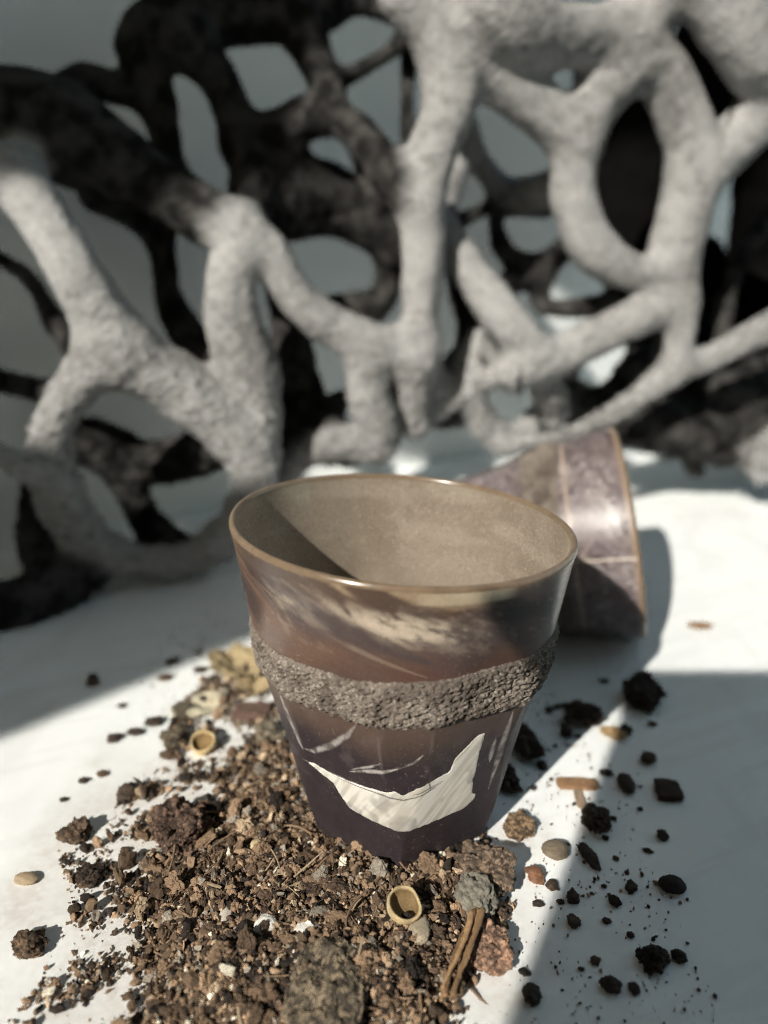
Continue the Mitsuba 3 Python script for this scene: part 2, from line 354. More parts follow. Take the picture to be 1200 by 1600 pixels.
CUP_AT = np.array([0.0055, 0.0, 0.0])
CREAM_PATCH = [(-0.0357, 0.0329), (-0.0318, 0.0305), (-0.0267, 0.0279), (-0.0246, 0.0236), (-0.0214, 0.0193), (-0.0168, 0.0187), (-0.0123, 0.0180), (-0.006, 0.0179), (0.0, 0.0176),
               (0.011, 0.0175), (0.0249, 0.0180), (0.0290, 0.0206), (0.0288, 0.0230), (0.0272, 0.0238), (0.0268, 0.0252), (0.0262, 0.0277), (0.0252, 0.0298), (0.0258, 0.0317), (0.0246, 0.0395), (0.0244, 0.0481),
               (0.0221, 0.0480), (0.0189, 0.0452), (0.0155, 0.0421), (0.0143, 0.0374), (0.0084, 0.0361), (0.0037, 0.0345), (-0.0008, 0.0318), (-0.0028, 0.0336), (-0.0053, 0.0332), (-0.0134, 0.0319), (-0.0256, 0.0317), (-0.0327, 0.0334)]
STAND = np.eye(4); STAND[:3, 3] = CUP_AT

# second cup, lying on its side behind
def side_col(p, n, uv):
    a, z = cup_coords(uv)
    x = a * 0.04
    w = fbm(x * 60, z * 60, 1.0, 3) - 0.5
    band = fbm(x * 70 + 30 * w, z * 120 + 20 * w, 2.0, 3)
    c = mix((0.058, 0.040, 0.043), (0.135, 0.105, 0.105), smoothstep(0.3, 0.7, band))
    c = mix(c, (0.36, 0.31, 0.27), smoothstep(0.62, 0.78, fbm(x * 160 + 30 * w, z * 420 + 60 * w, 3.0, 3)) * 0.6)
    g = noise(x * 1700, z * 1700, 4.0)
    c = mix(c, (0.48, 0.45, 0.46), smoothstep(0.66, 0.85, g) * smoothstep(0.35, 0.62, fbm(x * 50, z * 50, 5.0, 2)) * 0.7)
    c = mix(c, (0.24, 0.17, 0.115), smoothstep(0.0942, 0.0958, z) * 0.8)
    for q in LINES: c = mix(c, (0.52, 0.45, 0.38), 0.9 * (1 - smoothstep(0.00022, 0.00048, dr.abs(x - q * 0.04 - 0.004 * (z - 0.08)))) * smoothstep(0.070, 0.0735, z))
    e = dr.abs(z - 0.0733)
    return mix(c, (0.40, 0.31, 0.23), (1 - smoothstep(0.0003, 0.0008, e)) * 0.7)
LINES = [math.radians(-96)]
scene['mat_side_body'] = two({'type': 'principled', 'base_color': proc(side_col), 'roughness': 0.36, 'specular': 0.6})
SIDE = dict(FRONT, body='mat_side_body')

# ------------------------------------------------------------------ setting: white top, wall, added sun plates behind the camera
WALL_D, WALL_P = np.array([0.782, 0.623, 0]), np.array([0.0, 0.415, 0])
WALL_N = np.array([-WALL_D[1], WALL_D[0], 0])           # away from the room
def slab(p0, p1, z0, z1, th, bevel=0.0):
    d = (p1 - p0) / np.linalg.norm(p1 - p0); nrm = np.array([-d[1], d[0], 0])
    m = trimesh.creation.box(extents=[np.linalg.norm(p1 - p0), th, z1 - z0])
    M = np.eye(4); M[:3, 0], M[:3, 1] = d, nrm; M[:3, 3] = (p0 + p1) / 2 + nrm * th / 2 + [0, 0, (z0 + z1) / 2]
    m.apply_transform(M); return m
a0, a1 = WALL_P - WALL_D * 1.2, WALL_P + WALL_D * 1.9
g = 0.0012
fl = np.array([a0 - WALL_N * g, a1 - WALL_N * g, [1.6, -0.32, 0], [-1.0, -0.32, 0]])
top = trimesh.creation.extrude_polygon(Polygon(fl[:, :2]), 0.04, engine='earcut'); top.apply_translation([0, 0, -0.04])
obj('floor', mikit.ply(top, 'mat_floor'), kind='structure', label='white painted top that the cups and soil stand on')
obj('wall', mikit.ply(slab(a0, a1, -0.04, 1.3, 0.08), 'mat_wall'), kind='structure', label='pale grey painted wall behind the root')

def caster(pts, dist, th, name, parent):
    """an added, unseen plate dist metres towards the sun; pts = where the corners of its shade fall"""
    pts = np.array([np.asarray(p, float) + SUN * ((dist - (p[1] - 0) * 0 + 0) / 1.0) for p in pts])
    c = pts.mean(0); u = pts[1] - pts[0]; u /= np.linalg.norm(u)
    w = np.cross(u, pts[2] - pts[0]); w /= np.linalg.norm(w); v = np.cross(w, u)
    poly = Polygon(np.stack([(pts - c) @ u, (pts - c) @ v], 1)).buffer(-0.006).buffer(0.006)
    m = trimesh.creation.extrude_polygon(poly, th, engine='earcut')
    M = np.eye(4); M[:3, 0], M[:3, 1], M[:3, 2], M[:3, 3] = u, v, w, c
    m.apply_transform(M)
    return obj(name, mikit.ply(m, 'mat_blocker'), parent)
# ------------------------------------------------------------------ the root: limbs measured in the photo, each with its own distance
def DF(px): return 0.36 + 0.12 * px / 1200
LIMBS = [  # (px, py, radius px, metres behind the front surface)
 [(20,270,55,.02),(60,330,48,.01),(110,410,48,0),(150,480,52,0),(185,545,60,0),(260,590,56,0),(330,640,56,0),(385,700,48,0),(398,760,42,0),(375,810,36,0),(345,850,28,0)],
 [(185,545,60,0),(120,600,42,0),(82,670,38,0),(80,740,42,0),(110,810,45,0),(160,862,38,0),(240,880,30,0),(310,870,30,0),(340,840,30,0)],
 [(-30,960,50,-.02),(30,945,45,-.02),(90,915,48,-.01),(150,875,40,0)],
 [(-40,170,60,.05),(0,180,66,.05),(90,205,72,.04),(170,250,58,.03),(250,295,52,.02),(325,342,46,.01)],
 [(305,330,34,.012),(340,352,42,.008),(375,388,42,0),(358,440,44,0),(364,505,50,0),(388,575,54,0),(408,640,38,0),(400,720,35,0)],
 [(372,355,42,.01),(425,400,36,0),(465,465,36,0),(520,510,38,0),(590,540,42,0),(650,555,42,0)],
 [(640,-10,55,0),(695,70,60,0),(700,170,50,0),(668,260,46,0),(660,340,42,0),(660,420,38,0),(655,490,33,0),(650,545,42,0),(648,610,34,.005),(645,662,26,.01)],
 [(715,75,58,0),(800,135,48,0),(860,185,46,0),(895,225,42,0)],
 [(470,182,24,.05),(515,180,26,.035),(560,208,30,.02),(605,265,38,.005),(650,320,38,0)],
 [(570,548,36,0),(575,620,40,0),(593,665,35,0),(588,702,24,0)],
 [(590,690,32,.005),(540,690,30,.01),(480,705,26,.02),(440,745,28,.02),(420,790,26,.02)],
 [(452,505,20,.06),(458,560,34,.05),(464,630,44,.05),(505,682,40,.03),(560,700,30,.02)],
 [(530,625,14,.06),(505,660,28,.05),(470,690,34,.04)],
 [(425,250,34,.06),(470,300,48,.07),(540,330,36,.07),(600,360,30,.06)],
 [(975,105,50,0),(915,180,46,0),(895,260,40,0),(902,330,40,0),(930,392,40,0),(985,424,32,0),(1045,432,34,0)],
 [(960,60,50,0),(1030,110,48,0),(1065,180,48,0),(1085,250,46,0),(1070,330,48,0),(1055,400,44,0),(1062,470,34,0),(1060,540,28,0),(1050,575,28,0)],
 [(1260,150,45,0),(1200,175,45,0),(1140,225,46,0),(1085,275,46,0)],
 [(770,-10,55,-.02),(800,35,52,-.02),(870,55,48,-.01),(960,60,50,0),(1010,10,58,0),(1030,-60,60,0)],
 [(1085,-60,55,-.02),(1125,10,52,-.02),(1170,70,54,-.02),(1210,130,50,-.01),(1270,180,50,0)],
 [(1055,468,34,0),(965,510,35,0),(890,548,36,0),(832,572,38,0),(797,583,30,0)],
 [(690,360,32,.02),(745,440,34,.01),(790,500,36,0),(830,550,36,0)],
 [(1260,470,26,0),(1195,515,26,0),(1130,548,26,0),(1050,585,26,0),(960,645,22,0),(880,682,17,0),(825,690,13,0)],
 [(850,590,28,.01),(862,640,28,.03),(830,665,20,.03),(800,690,22,.03),(757,662,24,.03),(738,615,20,.02),(770,592,18,.02),(805,600,18,.02)],
 [(645,560,38,.01),(700,612,24,.02),(728,575,18,.03),(745,530,16,.03)],
 [(645,660,24,.015),(690,632,22,.02),(735,590,16,.02)],
 # behind
 [(60,200,50,.06),(130,132,26,.07),(200,140,22,.07),(246,152,22,.07)],
 [(230,45,32,.07),(242,130,24,.07),(254,200,24,.07),(277,270,20,.06),(320,325,28,.03)],
 [(205,75,26,.07),(300,25,48,.07),(400,10,48,.07),(490,-10,50,.07)],
 [(290,60,45,.06),(345,130,28,.06),(375,200,30,.06),(396,270,34,.05),(385,340,34,.02)],
 [(465,30,40,.06),(497,110,26,.05),(512,160,26,.04),(450,198,28,.05),(378,225,34,.06)],
 [(490,10,20,.07),(560,2,18,.07),(640,20,24,.04)],
 [(515,138,14,.05),(590,92,12,.05),(640,55,20,.03)],
 [(640,50,14,.05),(637,140,9,.05),(640,235,14,.03)],
 [(400,300,38,.05),(470,318,38,.06),(540,345,22,.07),(598,385,22,.07),(606,440,20,.07),(580,488,22,.07),(515,478,12,.07)],
 [(440,215,30,.06),(468,260,24,.06),(530,278,16,.07),(585,330,24,.06),(620,400,20,.05)],
 [(440,225,26,.06),(455,330,30,.07),(420,360,22,.04)],
 [(560,215,22,.05),(575,262,20,.05),(585,320,22,.05)],
 [(248,340,20,.07),(256,400,20,.07),(262,460,22,.07),(290,520,25,.06),(320,570,20,.03)],
 [(-20,395,12,.07),(45,435,13,.06),(82,495,15,.06),(118,545,20,.03)],
 [(-30,585,17,.06),(45,605,17,.06),(95,622,20,.03)],
 [(140,690,36,.06),(230,722,32,.06),(320,705,34,.05),(370,690,30,.02)],
 [(170,700,30,.06),(212,780,22,.06),(255,850,32,.04),(300,865,26,.02)],
 [(-40,690,24,-.01),(40,732,25,-.01),(100,762,22,0)],
 [(55,770,24,.05),(70,860,36,.05),(105,905,40,.02)],
 [(725,170,14,.06),(755,262,15,.07),(800,305,22,.07),(870,290,28,.05)],
 [(690,360,16,.06),(755,328,10,.07),(800,310,20,.07),(850,310,26,.07)],
 [(772,340,10,.08),(790,395,15,.08),(838,420,20,.08),(872,398,20,.07),(905,370,20,.03)],
 [(838,420,18,.08),(800,440,17,.07),(765,455,16,.03)],
 [(848,430,18,.08),(850,478,12,.07),(925,478,16,.05),(960,460,16,.02)],
 [(700,380,20,.05),(716,430,18,.06),(722,475,18,.06),(742,525,20,.05),(790,560,20,.02)],
 [(745,520,16,.05),(715,560,16,.04),(690,600,16,.03)],
 [(150,300,30,.06),(200,330,22,.07),(245,360,24,.07)],
 [(430,440,18,.07),(450,500,24,.07),(455,560,30,.06)],
 [(560,480,24,.07),(500,490,20,.07),(450,470,16,.06)],
 [(620,590,22,.06),(640,640,22,.06),(700,650,20,.06),(740,640,18,.05)],
 [(880,560,28,.06),(870,610,34,.06),(930,640,30,.07),(1000,600,26,.07)],
 [(1090,600,34,.07),(1140,620,40,.07),(1200,600,40,.08),(1270,600,40,.08)],
 [(710,170,14,.07),(720,230,18,.07),(700,300,20,.06),(690,350,20,.04)],
 # stump core at the right rear, coloured black to stand for deep shade
 [(960,120,60,.17),(985,230,75,.18),(985,330,72,.18),(1010,430,60,.17),(1060,560,60,.15)],
 [(1120,60,60,.17),(1110,170,60,.18),(1050,300,60,.19)],
 [(1240,240,80,.16),(1190,420,50,.2),(1180,560,70,.17),(1190,660,60,.14)],
 [(1100,400,28,.2),(1120,490,24,.19),(1110,580,30,.16)],
 [(1000,565,24,.05),(975,612,30,.05),(945,650,34,.06),(1010,662,40,.05),(1080,672,42,.05),(1130,700,30,.05)],
 [(1260,640,20,.08),(1150,642,18,.08),(1085,646,18,.07),(1072,700,16,.07),(1090,735,12,.07)],
 [(1270,680,26,.04),(1180,672,18,.05),(1090,690,20,.04)],
 [(1240,680,34,.01),(1200,700,30,.02),(1190,735,20,.03)],
 [(1125,545,14,.05),(1140,450,12,.07),(1185,360,14,.08),(1260,300,16,.08)],
]
REAR_SHADE = [i for i, L in enumerate(LIMBS) if max(q[3] for q in L) >= 0.05 and L[0][1] != 170]  # rear limbs, darkened in colour to stand for shade
LEFT_SHADE = [i for i, L in enumerate(LIMBS) if L[0][:2] in ((-40, 170), (-30, 960))]  # left limbs, shade painted into their colour
CORE_SHADE = [i for i, L in enumerate(LIMBS) if L[0][3] > 0.15]  # stump core, black shade painted into its colour
def limb_points(L):
    P = np.array([list(at(x, y, DF(x) + o)) + [metres(r * (0.98 if o < 0 and y < 200 else 0.88 if o < 0.03 else 1.08), DF(x) + o, y)] for x, y, r, o in L])
    t = np.arange(len(P)); Q = []
    ext = np.vstack([2 * P[0] - P[1], P, 2 * P[-1] - P[-2]])
    for i in range(len(P) - 1):
        p0, p1, p2, p3 = ext[i:i + 4]
        for s in np.linspace(0, 1, 5)[:-1]:
            Q.append(0.5 * (2 * p1 + (p2 - p0) * s + (2 * p0 - 5 * p1 + 4 * p2 - p3) * s ** 2 + (3 * p1 - p0 - 3 * p2 + p3) * s ** 3))
    Q.append(P[-1]); return np.array(Q)
def build_root(h=0.0027):
    paths = [limb_points(L) for L in LIMBS]
    allp = np.vstack(paths)
    lo = (allp[:, :3] - allp[:, 3:]).min(0) - 0.012; hi = (allp[:, :3] + allp[:, 3:]).max(0) + 0.012
    dims = np.ceil((hi - lo) / h).astype(int) + 1
    F = np.full(dims, 1.0, np.float32); ID = np.zeros(dims, np.int16); BEST = np.full(dims, 1.0, np.float32)
    for li, Q in enumerate(paths):
        pad = Q[:, 3].max() + 0.022
        i0 = np.maximum(np.floor((Q[:, :3].min(0) - pad - lo) / h).astype(int), 0)
        i1 = np.minimum(np.ceil((Q[:, :3].max(0) + pad - lo) / h).astype(int) + 1, dims)
        sub = tuple(slice(a, b) for a, b in zip(i0, i1))
        D = np.full(i1 - i0, 1.0, np.float32)
        for A, B in zip(Q[:-1], Q[1:]):
            pd = max(A[3], B[3]) + 0.022
            j0 = np.maximum(np.floor((np.minimum(A[:3], B[:3]) - pd - lo) / h).astype(int), i0)
            j1 = np.minimum(np.ceil((np.maximum(A[:3], B[:3]) + pd - lo) / h).astype(int) + 1, i1)
            if (j1 <= j0).any(): continue
            g = [np.arange(a, b, dtype=np.float32) * h + l for a, b, l in zip(j0, j1, lo)]
            d = (B - A)[:3]; dd = d @ d + 1e-12
            X, Y, Z = g[0][:, None, None] - A[0], g[1][None, :, None] - A[1], g[2][None, None, :] - A[2]
            t = np.clip((X * d[0] + Y * d[1] + Z * d[2]) / dd, 0, 1)
            dist = np.sqrt((X - t * d[0]) ** 2 + (Y - t * d[1]) ** 2 + (Z - t * d[2]) ** 2) - (A[3] + t * (B[3] - A[3]))
            s = tuple(slice(a - c, b - c) for a, b, c in zip(j0, j1, i0))
            D[s] = np.minimum(D[s], dist)
        k = 0.008
        f0 = F[sub]
        hh = np.clip(0.5 + 0.5 * (f0 - D) / k, 0, 1)
        F[sub] = f0 * (1 - hh) + D * hh - k * hh * (1 - hh)
        m = D < BEST[sub]
        BEST[sub] = np.where(m, D, BEST[sub]); ID[sub] = np.where(m, li, ID[sub])
    F[0] = F[-1] = 1; F[:, 0] = F[:, -1] = 1; F[:, :, 0] = F[:, :, -1] = 1
    inside = F < 0
    # surface nets
    c = inside[:-1, :-1, :-1].astype(np.int8)
    cnt = sum(inside[a:dims[0] - 1 + a, b:dims[1] - 1 + b, e:dims[2] - 1 + e].astype(np.int8) for a in (0, 1) for b in (0, 1) for e in (0, 1))
    act = np.argwhere((cnt > 0) & (cnt < 8))
    vid = np.full(dims - 1, -1, np.int32); vid[tuple(act.T)] = np.arange(len(act))
    corner = {(a, b, e): F[act[:, 0] + a, act[:, 1] + b, act[:, 2] + e] for a in (0, 1) for b in (0, 1) for e in (0, 1)}
    acc, n = np.zeros((len(act), 3)), np.zeros(len(act))
    for p, va in corner.items():
        for ax in range(3):
            if p[ax]: continue
            q = list(p); q[ax] = 1; vb = corner[tuple(q)]
            m = (va < 0) != (vb < 0)
            t = np.where(m, va / np.where(m, va - vb, 1), 0)
            pos = np.array(p, float)[None].repeat(len(act), 0); pos[:, ax] = t
            acc += pos * m[:, None]; n += m
    V = (act + acc / n[:, None]) * h + lo
    faces = []
    for ax in range(3):
        b, e = [(1, 2), (2, 0), (0, 1)][ax]
        sl = [slice(1, -1)] * 3; sl[ax] = slice(0, -1); s2 = list(sl); s2[ax] = slice(1, None)
        A, B = inside[tuple(sl)], inside[tuple(s2)]
        E = np.argwhere(A != B); off = np.array([1, 1, 1]); off[ax] = 0
        flip = inside[tuple((E + off).T)]
        E = E + off
        def cell(db, de):
            q = E.copy(); q[:, b] -= db; q[:, e] -= de; return vid[tuple(q.T)]
        q = np.stack([cell(1, 1), cell(0, 1), cell(0, 0), cell(1, 0)], 1)
        q = np.where(flip[:, None], q, q[:, ::-1])
        faces.append(np.vstack([q[:, [0, 1, 2]], q[:, [0, 2, 3]]]))
    Fc = np.vstack(faces)
    m = trimesh.Trimesh(V, Fc, process=False)
    trimesh.smoothing.filter_taubin(m, lamb=0.5, nu=0.52, iterations=8)
    V = np.array(m.vertices); N = vnormals(V, Fc)
    i = np.clip(np.round((V - lo) / h).astype(int), 0, dims - 1)
    ids = ID[tuple(i.T)]
    # bark: lumps, long shallow flutes, knobbly crust low down where soil still clings
    low = np.clip((0.16 - V[:, 2]) / 0.10, 0, 1)
    disp = 0.0042 * (meshkit.fbm(V * 45, 3) - 0.5) + (0.0009 + 0.0015 * low) * (meshkit.fbm(V * 130, 3, 5) - 0.5)
    disp += (0.0002 + 0.0030 * low) * (np.abs(meshkit.fbm(V * 330, 2, 9) - 0.5) * 2.2 - 0.3)
    V = V + N * disp[:, None]
    V[:, 2] = np.maximum(V[:, 2], -0.0008)
    return V, Fc, ids, paths
RV, RF, RID, PATHS = build_root()
from scipy.spatial import cKDTree
def limb_uv(V, Q):
    """(angle round the limb folded to 0..1, metres along it)"""
    P = np.vstack([a_[:3] + (b_[:3] - a_[:3]) * t for a_, b_ in zip(Q[:-1], Q[1:]) for t in np.linspace(0, 1, 6)[:-1]])
    S = np.r_[0, np.cumsum(np.linalg.norm(np.diff(P, axis=0), axis=1))]
    tg = np.gradient(P, axis=0); tg /= np.linalg.norm(tg, axis=1, keepdims=True) + 1e-12
    i = cKDTree(P).query(V)[1]; d, t = V - P[i], tg[i]
    s_ = S[i] + (d * t).sum(1)
    e1 = np.cross(t, [0.31, 0.91, 0.27]); e1 /= np.linalg.norm(e1, axis=1, keepdims=True); e2 = np.cross(t, e1)
    return np.stack([np.abs(np.arctan2((d * e1).sum(1), (d * e2).sum(1))) / math.pi, s_], 1)
LUV = {}
RN = vnormals(RV, RF)
for li in range(len(LIMBS)):                               # long flutes along each limb
    m_ = RID == li
    if m_.sum() < 4: continue
    w_ = limb_uv(RV[m_], PATHS[li])
    RV[m_] += RN[m_] * (0.0016 * (meshkit.fbm(np.c_[w_[:, 0] * 7, w_[:, 1] * 16, 0 * w_[:, 0] + li], 3) - 0.5))[:, None]
RN = vnormals(RV, RF)
root = thing('driftwood_root', 'big gnarled grey driftwood root with tangled looping limbs leaning at the wall behind the cups', 'root')
TONE = np.array([1.0 if li in CORE_SHADE else 0.5 if li in REAR_SHADE or li in LEFT_SHADE else 0.0 for li in range(len(LIMBS))])[RID]
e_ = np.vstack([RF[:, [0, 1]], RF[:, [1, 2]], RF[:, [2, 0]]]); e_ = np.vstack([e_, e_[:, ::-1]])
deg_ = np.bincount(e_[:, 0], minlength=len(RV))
for _ in range(36):                                                # painted shade fades over a centimetre or so
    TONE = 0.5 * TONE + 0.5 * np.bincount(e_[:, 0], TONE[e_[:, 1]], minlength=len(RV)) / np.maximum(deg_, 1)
fid = RID[RF[:, 0]]
for li in range(len(LIMBS)):
    sel = RF[fid == li]
    if len(sel) < 20: continue
    used, inv = np.unique(sel, return_inverse=True)
    w_ = limb_uv(RV[used], PATHS[li])
    name, lab = ('shade_core', 'stump core with black shade put into its colour') if li in CORE_SHADE else ('rootlet', 'rear rootlet with shade put into its colour') if li in REAR_SHADE else ('limb', 'thick left limb with shade put into its colour' if li in LEFT_SHADE else None)
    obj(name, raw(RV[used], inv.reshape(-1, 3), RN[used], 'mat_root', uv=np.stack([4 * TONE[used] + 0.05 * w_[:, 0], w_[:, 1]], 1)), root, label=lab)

# ------------------------------------------------------------------ added light blocking pieces behind the camera, out of view
WY = -0.8
def upright(poly, y, th, name, parent=None, mat='mat_blocker', **kw):
    m = trimesh.creation.extrude_polygon(poly, th, engine='earcut')
    M4 = np.array([[1, 0, 0, 0], [0, 0, -1, y], [0, 1, 0, 0], [0, 0, 0, 1.0]])
    m.apply_transform(M4)
    return obj(name, mikit.ply(m, mat), parent, **kw)
hole = [(-0.68, 0.515), (-0.27, 0.515), (-0.27, 1.16), (-0.92, 1.16), (-0.92, 0.58), (-0.68, 0.58)]
upright(Polygon([(-3, -0.04), (3, -0.04), (3, 2.2), (-3, 2.2)], [hole]), WY, 0.05, 'sun_mask_wall', kind='structure', label='added unseen wall with a hole that shapes the sunlight, behind the camera')  # added; its hole is cut to place the sun patches
cm = trimesh.creation.box(extents=[3.45, 3.0, 0.05]); cm.apply_translation([-1.3, 0.4, 1.45])
obj('overhead_blocker', mikit.ply(cm, 'mat_blocker'), kind='structure', label='dark board added overhead to cut the skylight, out of the picture')  # added out of view to cut light from above
fr = thing('sun_blockers', 'added unseen plates that shape the sun patches, behind the camera', 'light_blocker')  # made-up pieces, shaped by the shade they cast
upright(Polygon([(-0.95, 0.605), (-0.645, 0.59), (-0.605, 0.665), (-0.61, 0.752), (-0.775, 0.762), (-0.775, 0.892), (-0.95, 0.892)]), WY + 0.03, 0.02, 'lower_blocker', fr)  # added plate, outlined to shade the left floor and low limbs
upright(Polygon([(-0.95, 0.894), (-0.745, 0.894), (-0.69, 0.904), (-0.672, 0.94), (-0.664, 1.0), (-0.652, 1.06), (-0.645, 1.35), (-0.95, 1.35)]), WY + 0.03, 0.02, 'upper_blocker', fr)  # added plate, outlined to shade the upper left limbs
caster([floor_at(970, 1120), floor_at(700, 1830), (0.9, -0.28, 0), (0.9, 0.083, 0), (0.098, 0.083, 0)], 0.55, 0.003, 'phone_shade_plate', fr)  # added plate, stands in for the phone that casts this shade

# ------------------------------------------------------------------ cups
make_cup(STAND, FRONT, 'upright faceted brown and aubergine cup with rough clay belt and cream patch', CREAM_PATCH)
# the lying cup rests on its foot edge and its lip
tilt = math.atan2(0.0493 - 0.029, CUP_H)
az = math.radians(-14)
ax = np.array([math.cos(az) * math.cos(tilt), math.sin(az) * math.cos(tilt), math.sin(tilt)])
side = np.cross([0, 0, 1], ax); side /= np.linalg.norm(side)
upv = np.cross(ax, side)
roll = math.radians(0)
M = np.eye(4)
M[:3, 2] = ax; M[:3, 0] = side * math.cos(roll) + upv * math.sin(roll); M[:3, 1] = np.cross(ax, M[:3, 0])
contact = floor_at(996, 985)
M[:3, 3] = contact - ax * 0.0965 + upv * 0.0493
M[2, 3] += 0.0006
make_cup(M, SIDE, 'purple speckled cup lying on its side behind the upright cup')

# ------------------------------------------------------------------ soil, crumbs and bits
def px_poly(pts): return Polygon([tuple(floor_at(x, y)[:2]) for x, y in pts])
ICO = {k: trimesh.creation.icosphere(subdivisions=k) for k in (0, 1, 2, 3, 4, 5)}
def lumps(level, n, seed, amp):
    base = np.array(ICO[level].vertices); out = []
    for i in range(n):
        q = base + seed * 3.7 + i * 11.3
        r = 1 + amp * ((meshkit.fbm(q * 1.5, 2, seed + i) - 0.5) * 1.5 + (meshkit.fbm(q * 4.1, 3, seed + i) - 0.5))
        out.append(base * r[:, None])
    return np.array(out), np.array(ICO[level].faces)
def rand_rot(n, g):
    q = g.normal(size=(n, 4)); q /= np.linalg.norm(q, axis=1, keepdims=True); w, x, y, z = q.T
    return np.stack([np.stack([1 - 2 * (y * y + z * z), 2 * (x * y - z * w), 2 * (x * z + y * w)], 1),
                     np.stack([2 * (x * y + z * w), 1 - 2 * (x * x + z * z), 2 * (y * z - x * w)], 1),
                     np.stack([2 * (x * z - y * w), 2 * (y * z + x * w), 1 - 2 * (x * x + y * y)], 1)], 1)
SOIL = np.array([[.020, .015, .012], [.050, .034, .023], [.095, .063, .041], [.155, .104, .066], [.23, .155, .098], [.20, .172, .138], [.32, .24, .16], [.55, .50, .40]])
SOIL_W = np.array([.14, .17, .20, .20, .15, .08, .045, .015])
def grain_mesh(pos, rad, level, seed, colw=SOIL_W, amp=0.55, stretch=0.5):
    g = np.random.default_rng(seed); n = len(pos)
    B, F = lumps(level, 16, seed, amp)
    v = B[g.integers(0, 16, n)]
    sc = np.exp(g.normal(0, stretch * 0.6, (n, 1, 3))); sc /= np.cbrt(np.prod(sc, axis=2, keepdims=True))
    v = np.einsum('nij,nkj->nki', rand_rot(n, g), v * sc) * rad[:, None, None] + pos[:, None, :]
    low = v[:, :, 2].min(1); v[:, :, 2] += np.maximum(-0.0001 - low, 0)[:, None]
    col = 1.15 * SOIL[g.choice(len(SOIL), n, p=colw / colw.sum())] * np.exp(g.normal(0, 0.25, (n, 1)))
    col = np.repeat(col[:, None, :], v.shape[1], 1) * (0.8 + 0.4 * g.random((n, v.shape[1], 1)))
    f = F[None] + (np.arange(n) * v.shape[1])[:, None, None]
    return v.reshape(-1, 3), f.reshape(-1, 3), col.reshape(-1, 3)
def join(parts):
    at0, V, F, C = 0, [], [], []
    for v, f, c in parts:
        V.append(v); F.append(np.asarray(f) + at0); C.append(c); at0 += len(v)
    return np.vstack(V), np.vstack(F), np.clip(np.vstack(C), 0, 1)
def tube_mesh(P, R, col, k=6, rough=0.0, seed=0):
    P = np.asarray(P, float); R = np.broadcast_to(R, len(P)).astype(float)
    t = np.gradient(P, axis=0); t /= np.linalg.norm(t, axis=1, keepdims=True)
    a = np.cross(t, [0.2, 0.1, 1.0]); a /= np.linalg.norm(a, axis=1, keepdims=True); b = np.cross(t, a)
    ph = np.arange(k) * 2 * math.pi / k
    v = P[:, None] + R[:, None, None] * (np.cos(ph)[None, :, None] * a[:, None] + np.sin(ph)[None, :, None] * b[:, None])
    v = v.reshape(-1, 3)
    if rough: v = v + (meshkit.noise(v * 900 + seed, 3)[:, None] - 0.5) * rough * (v - np.repeat(P, k, 0)) * 2
    i, j = np.meshgrid(np.arange(len(P) - 1), np.arange(k), indexing='ij'); i, j = i.ravel(), j.ravel(); j2 = (j + 1) % k
    f = np.vstack([np.stack([i * k + j, i * k + j2, (i + 1) * k + j2], 1), np.stack([i * k + j, (i + 1) * k + j2, (i + 1) * k + j], 1)])
    n = len(v); v = np.vstack([v, P[:1], P[-1:]])
    q = np.arange(k); q2 = (q + 1) % k
    f = np.vstack([f, np.stack([q2, q, 0 * q + n], 1), np.stack([(len(P) - 1) * k + q, (len(P) - 1) * k + q2, 0 * q + n + 1], 1)])
    c = np.repeat(np.asarray(col, float)[None], len(v), 0) * (0.75 + 0.5 * meshkit.fbm(v * 700, 2, seed)[:, None])
    return v, f, c

DENSE = px_poly([(395, 1150), (455, 1160), (500, 1230), (530, 1285), (570, 1310), (620, 1320), (700, 1310), (755, 1290), (790, 1322), (812, 1385), (800, 1450), (765, 1500), (735, 1560), (712, 1680),
                 (150, 1680), (205, 1540), (185, 1440), (215, 1350), (270, 1290), (330, 1240), (352, 1190)])
MID = px_poly([(340, 1045), (415, 1045), (440, 1120), (450, 1180), (400, 1200), (340, 1260), (230, 1340), (190, 1430), (210, 1540), (150, 1680), (-60, 1680), (60, 1540), (110, 1420), (90, 1330), (180, 1260), (250, 1170), (280, 1100)])
CUPZONE = Polygon([(CUP_AT[0] + 0.0275 * math.sin(math.radians(k)), 0.0275 * -math.cos(math.radians(k))) for k in range(0, 360, 60)])
UNDER = px_poly([(440, 1165), (790, 1330), (755, 1305)]).union(CUPZONE)
def signed(poly, xy):
    P = [Point(*q) for q in xy]
    return np.array([poly.exterior.distance(p) * (1 if poly.contains(p) else -1) for p in P])
# the mound, a fine height field that sinks under the top at its edge
gx = np.arange(-0.14, 0.075, 0.0009); gy = np.arange(-0.10, 0.055, 0.0009)
GX, GY = np.meshgrid(gx, gy, indexing='ij')
from scipy.ndimage import distance_transform_edt, map_coordinates
ins = contains_xy(DENSE.union(CUPZONE), GX, GY)
sd = (distance_transform_edt(ins) - distance_transform_edt(~ins)) * 0.0009
P3 = np.stack([GX, GY, 0 * GX], -1)
near = np.clip((-0.02 - GY) / 0.05, 0, 1)
H = np.clip(sd / 0.016 - 0.25, -0.5, 1) * (0.0022 + 0.0042 * near) + 0.0042 * (meshkit.fbm(P3 * 140, 4, 2) - 0.54) + 0.0026 * (meshkit.fbm(P3 * 520, 3, 7) - 0.5) - 0.0003
cupd = distance_transform_edt(~contains_xy(CUPZONE, GX, GY)) * 0.0009
H = np.where(H > 0, H * np.clip(0.25 + cupd / 0.010, 0.25, 1), H)
H = np.where(sd > -0.004, H, -0.002)
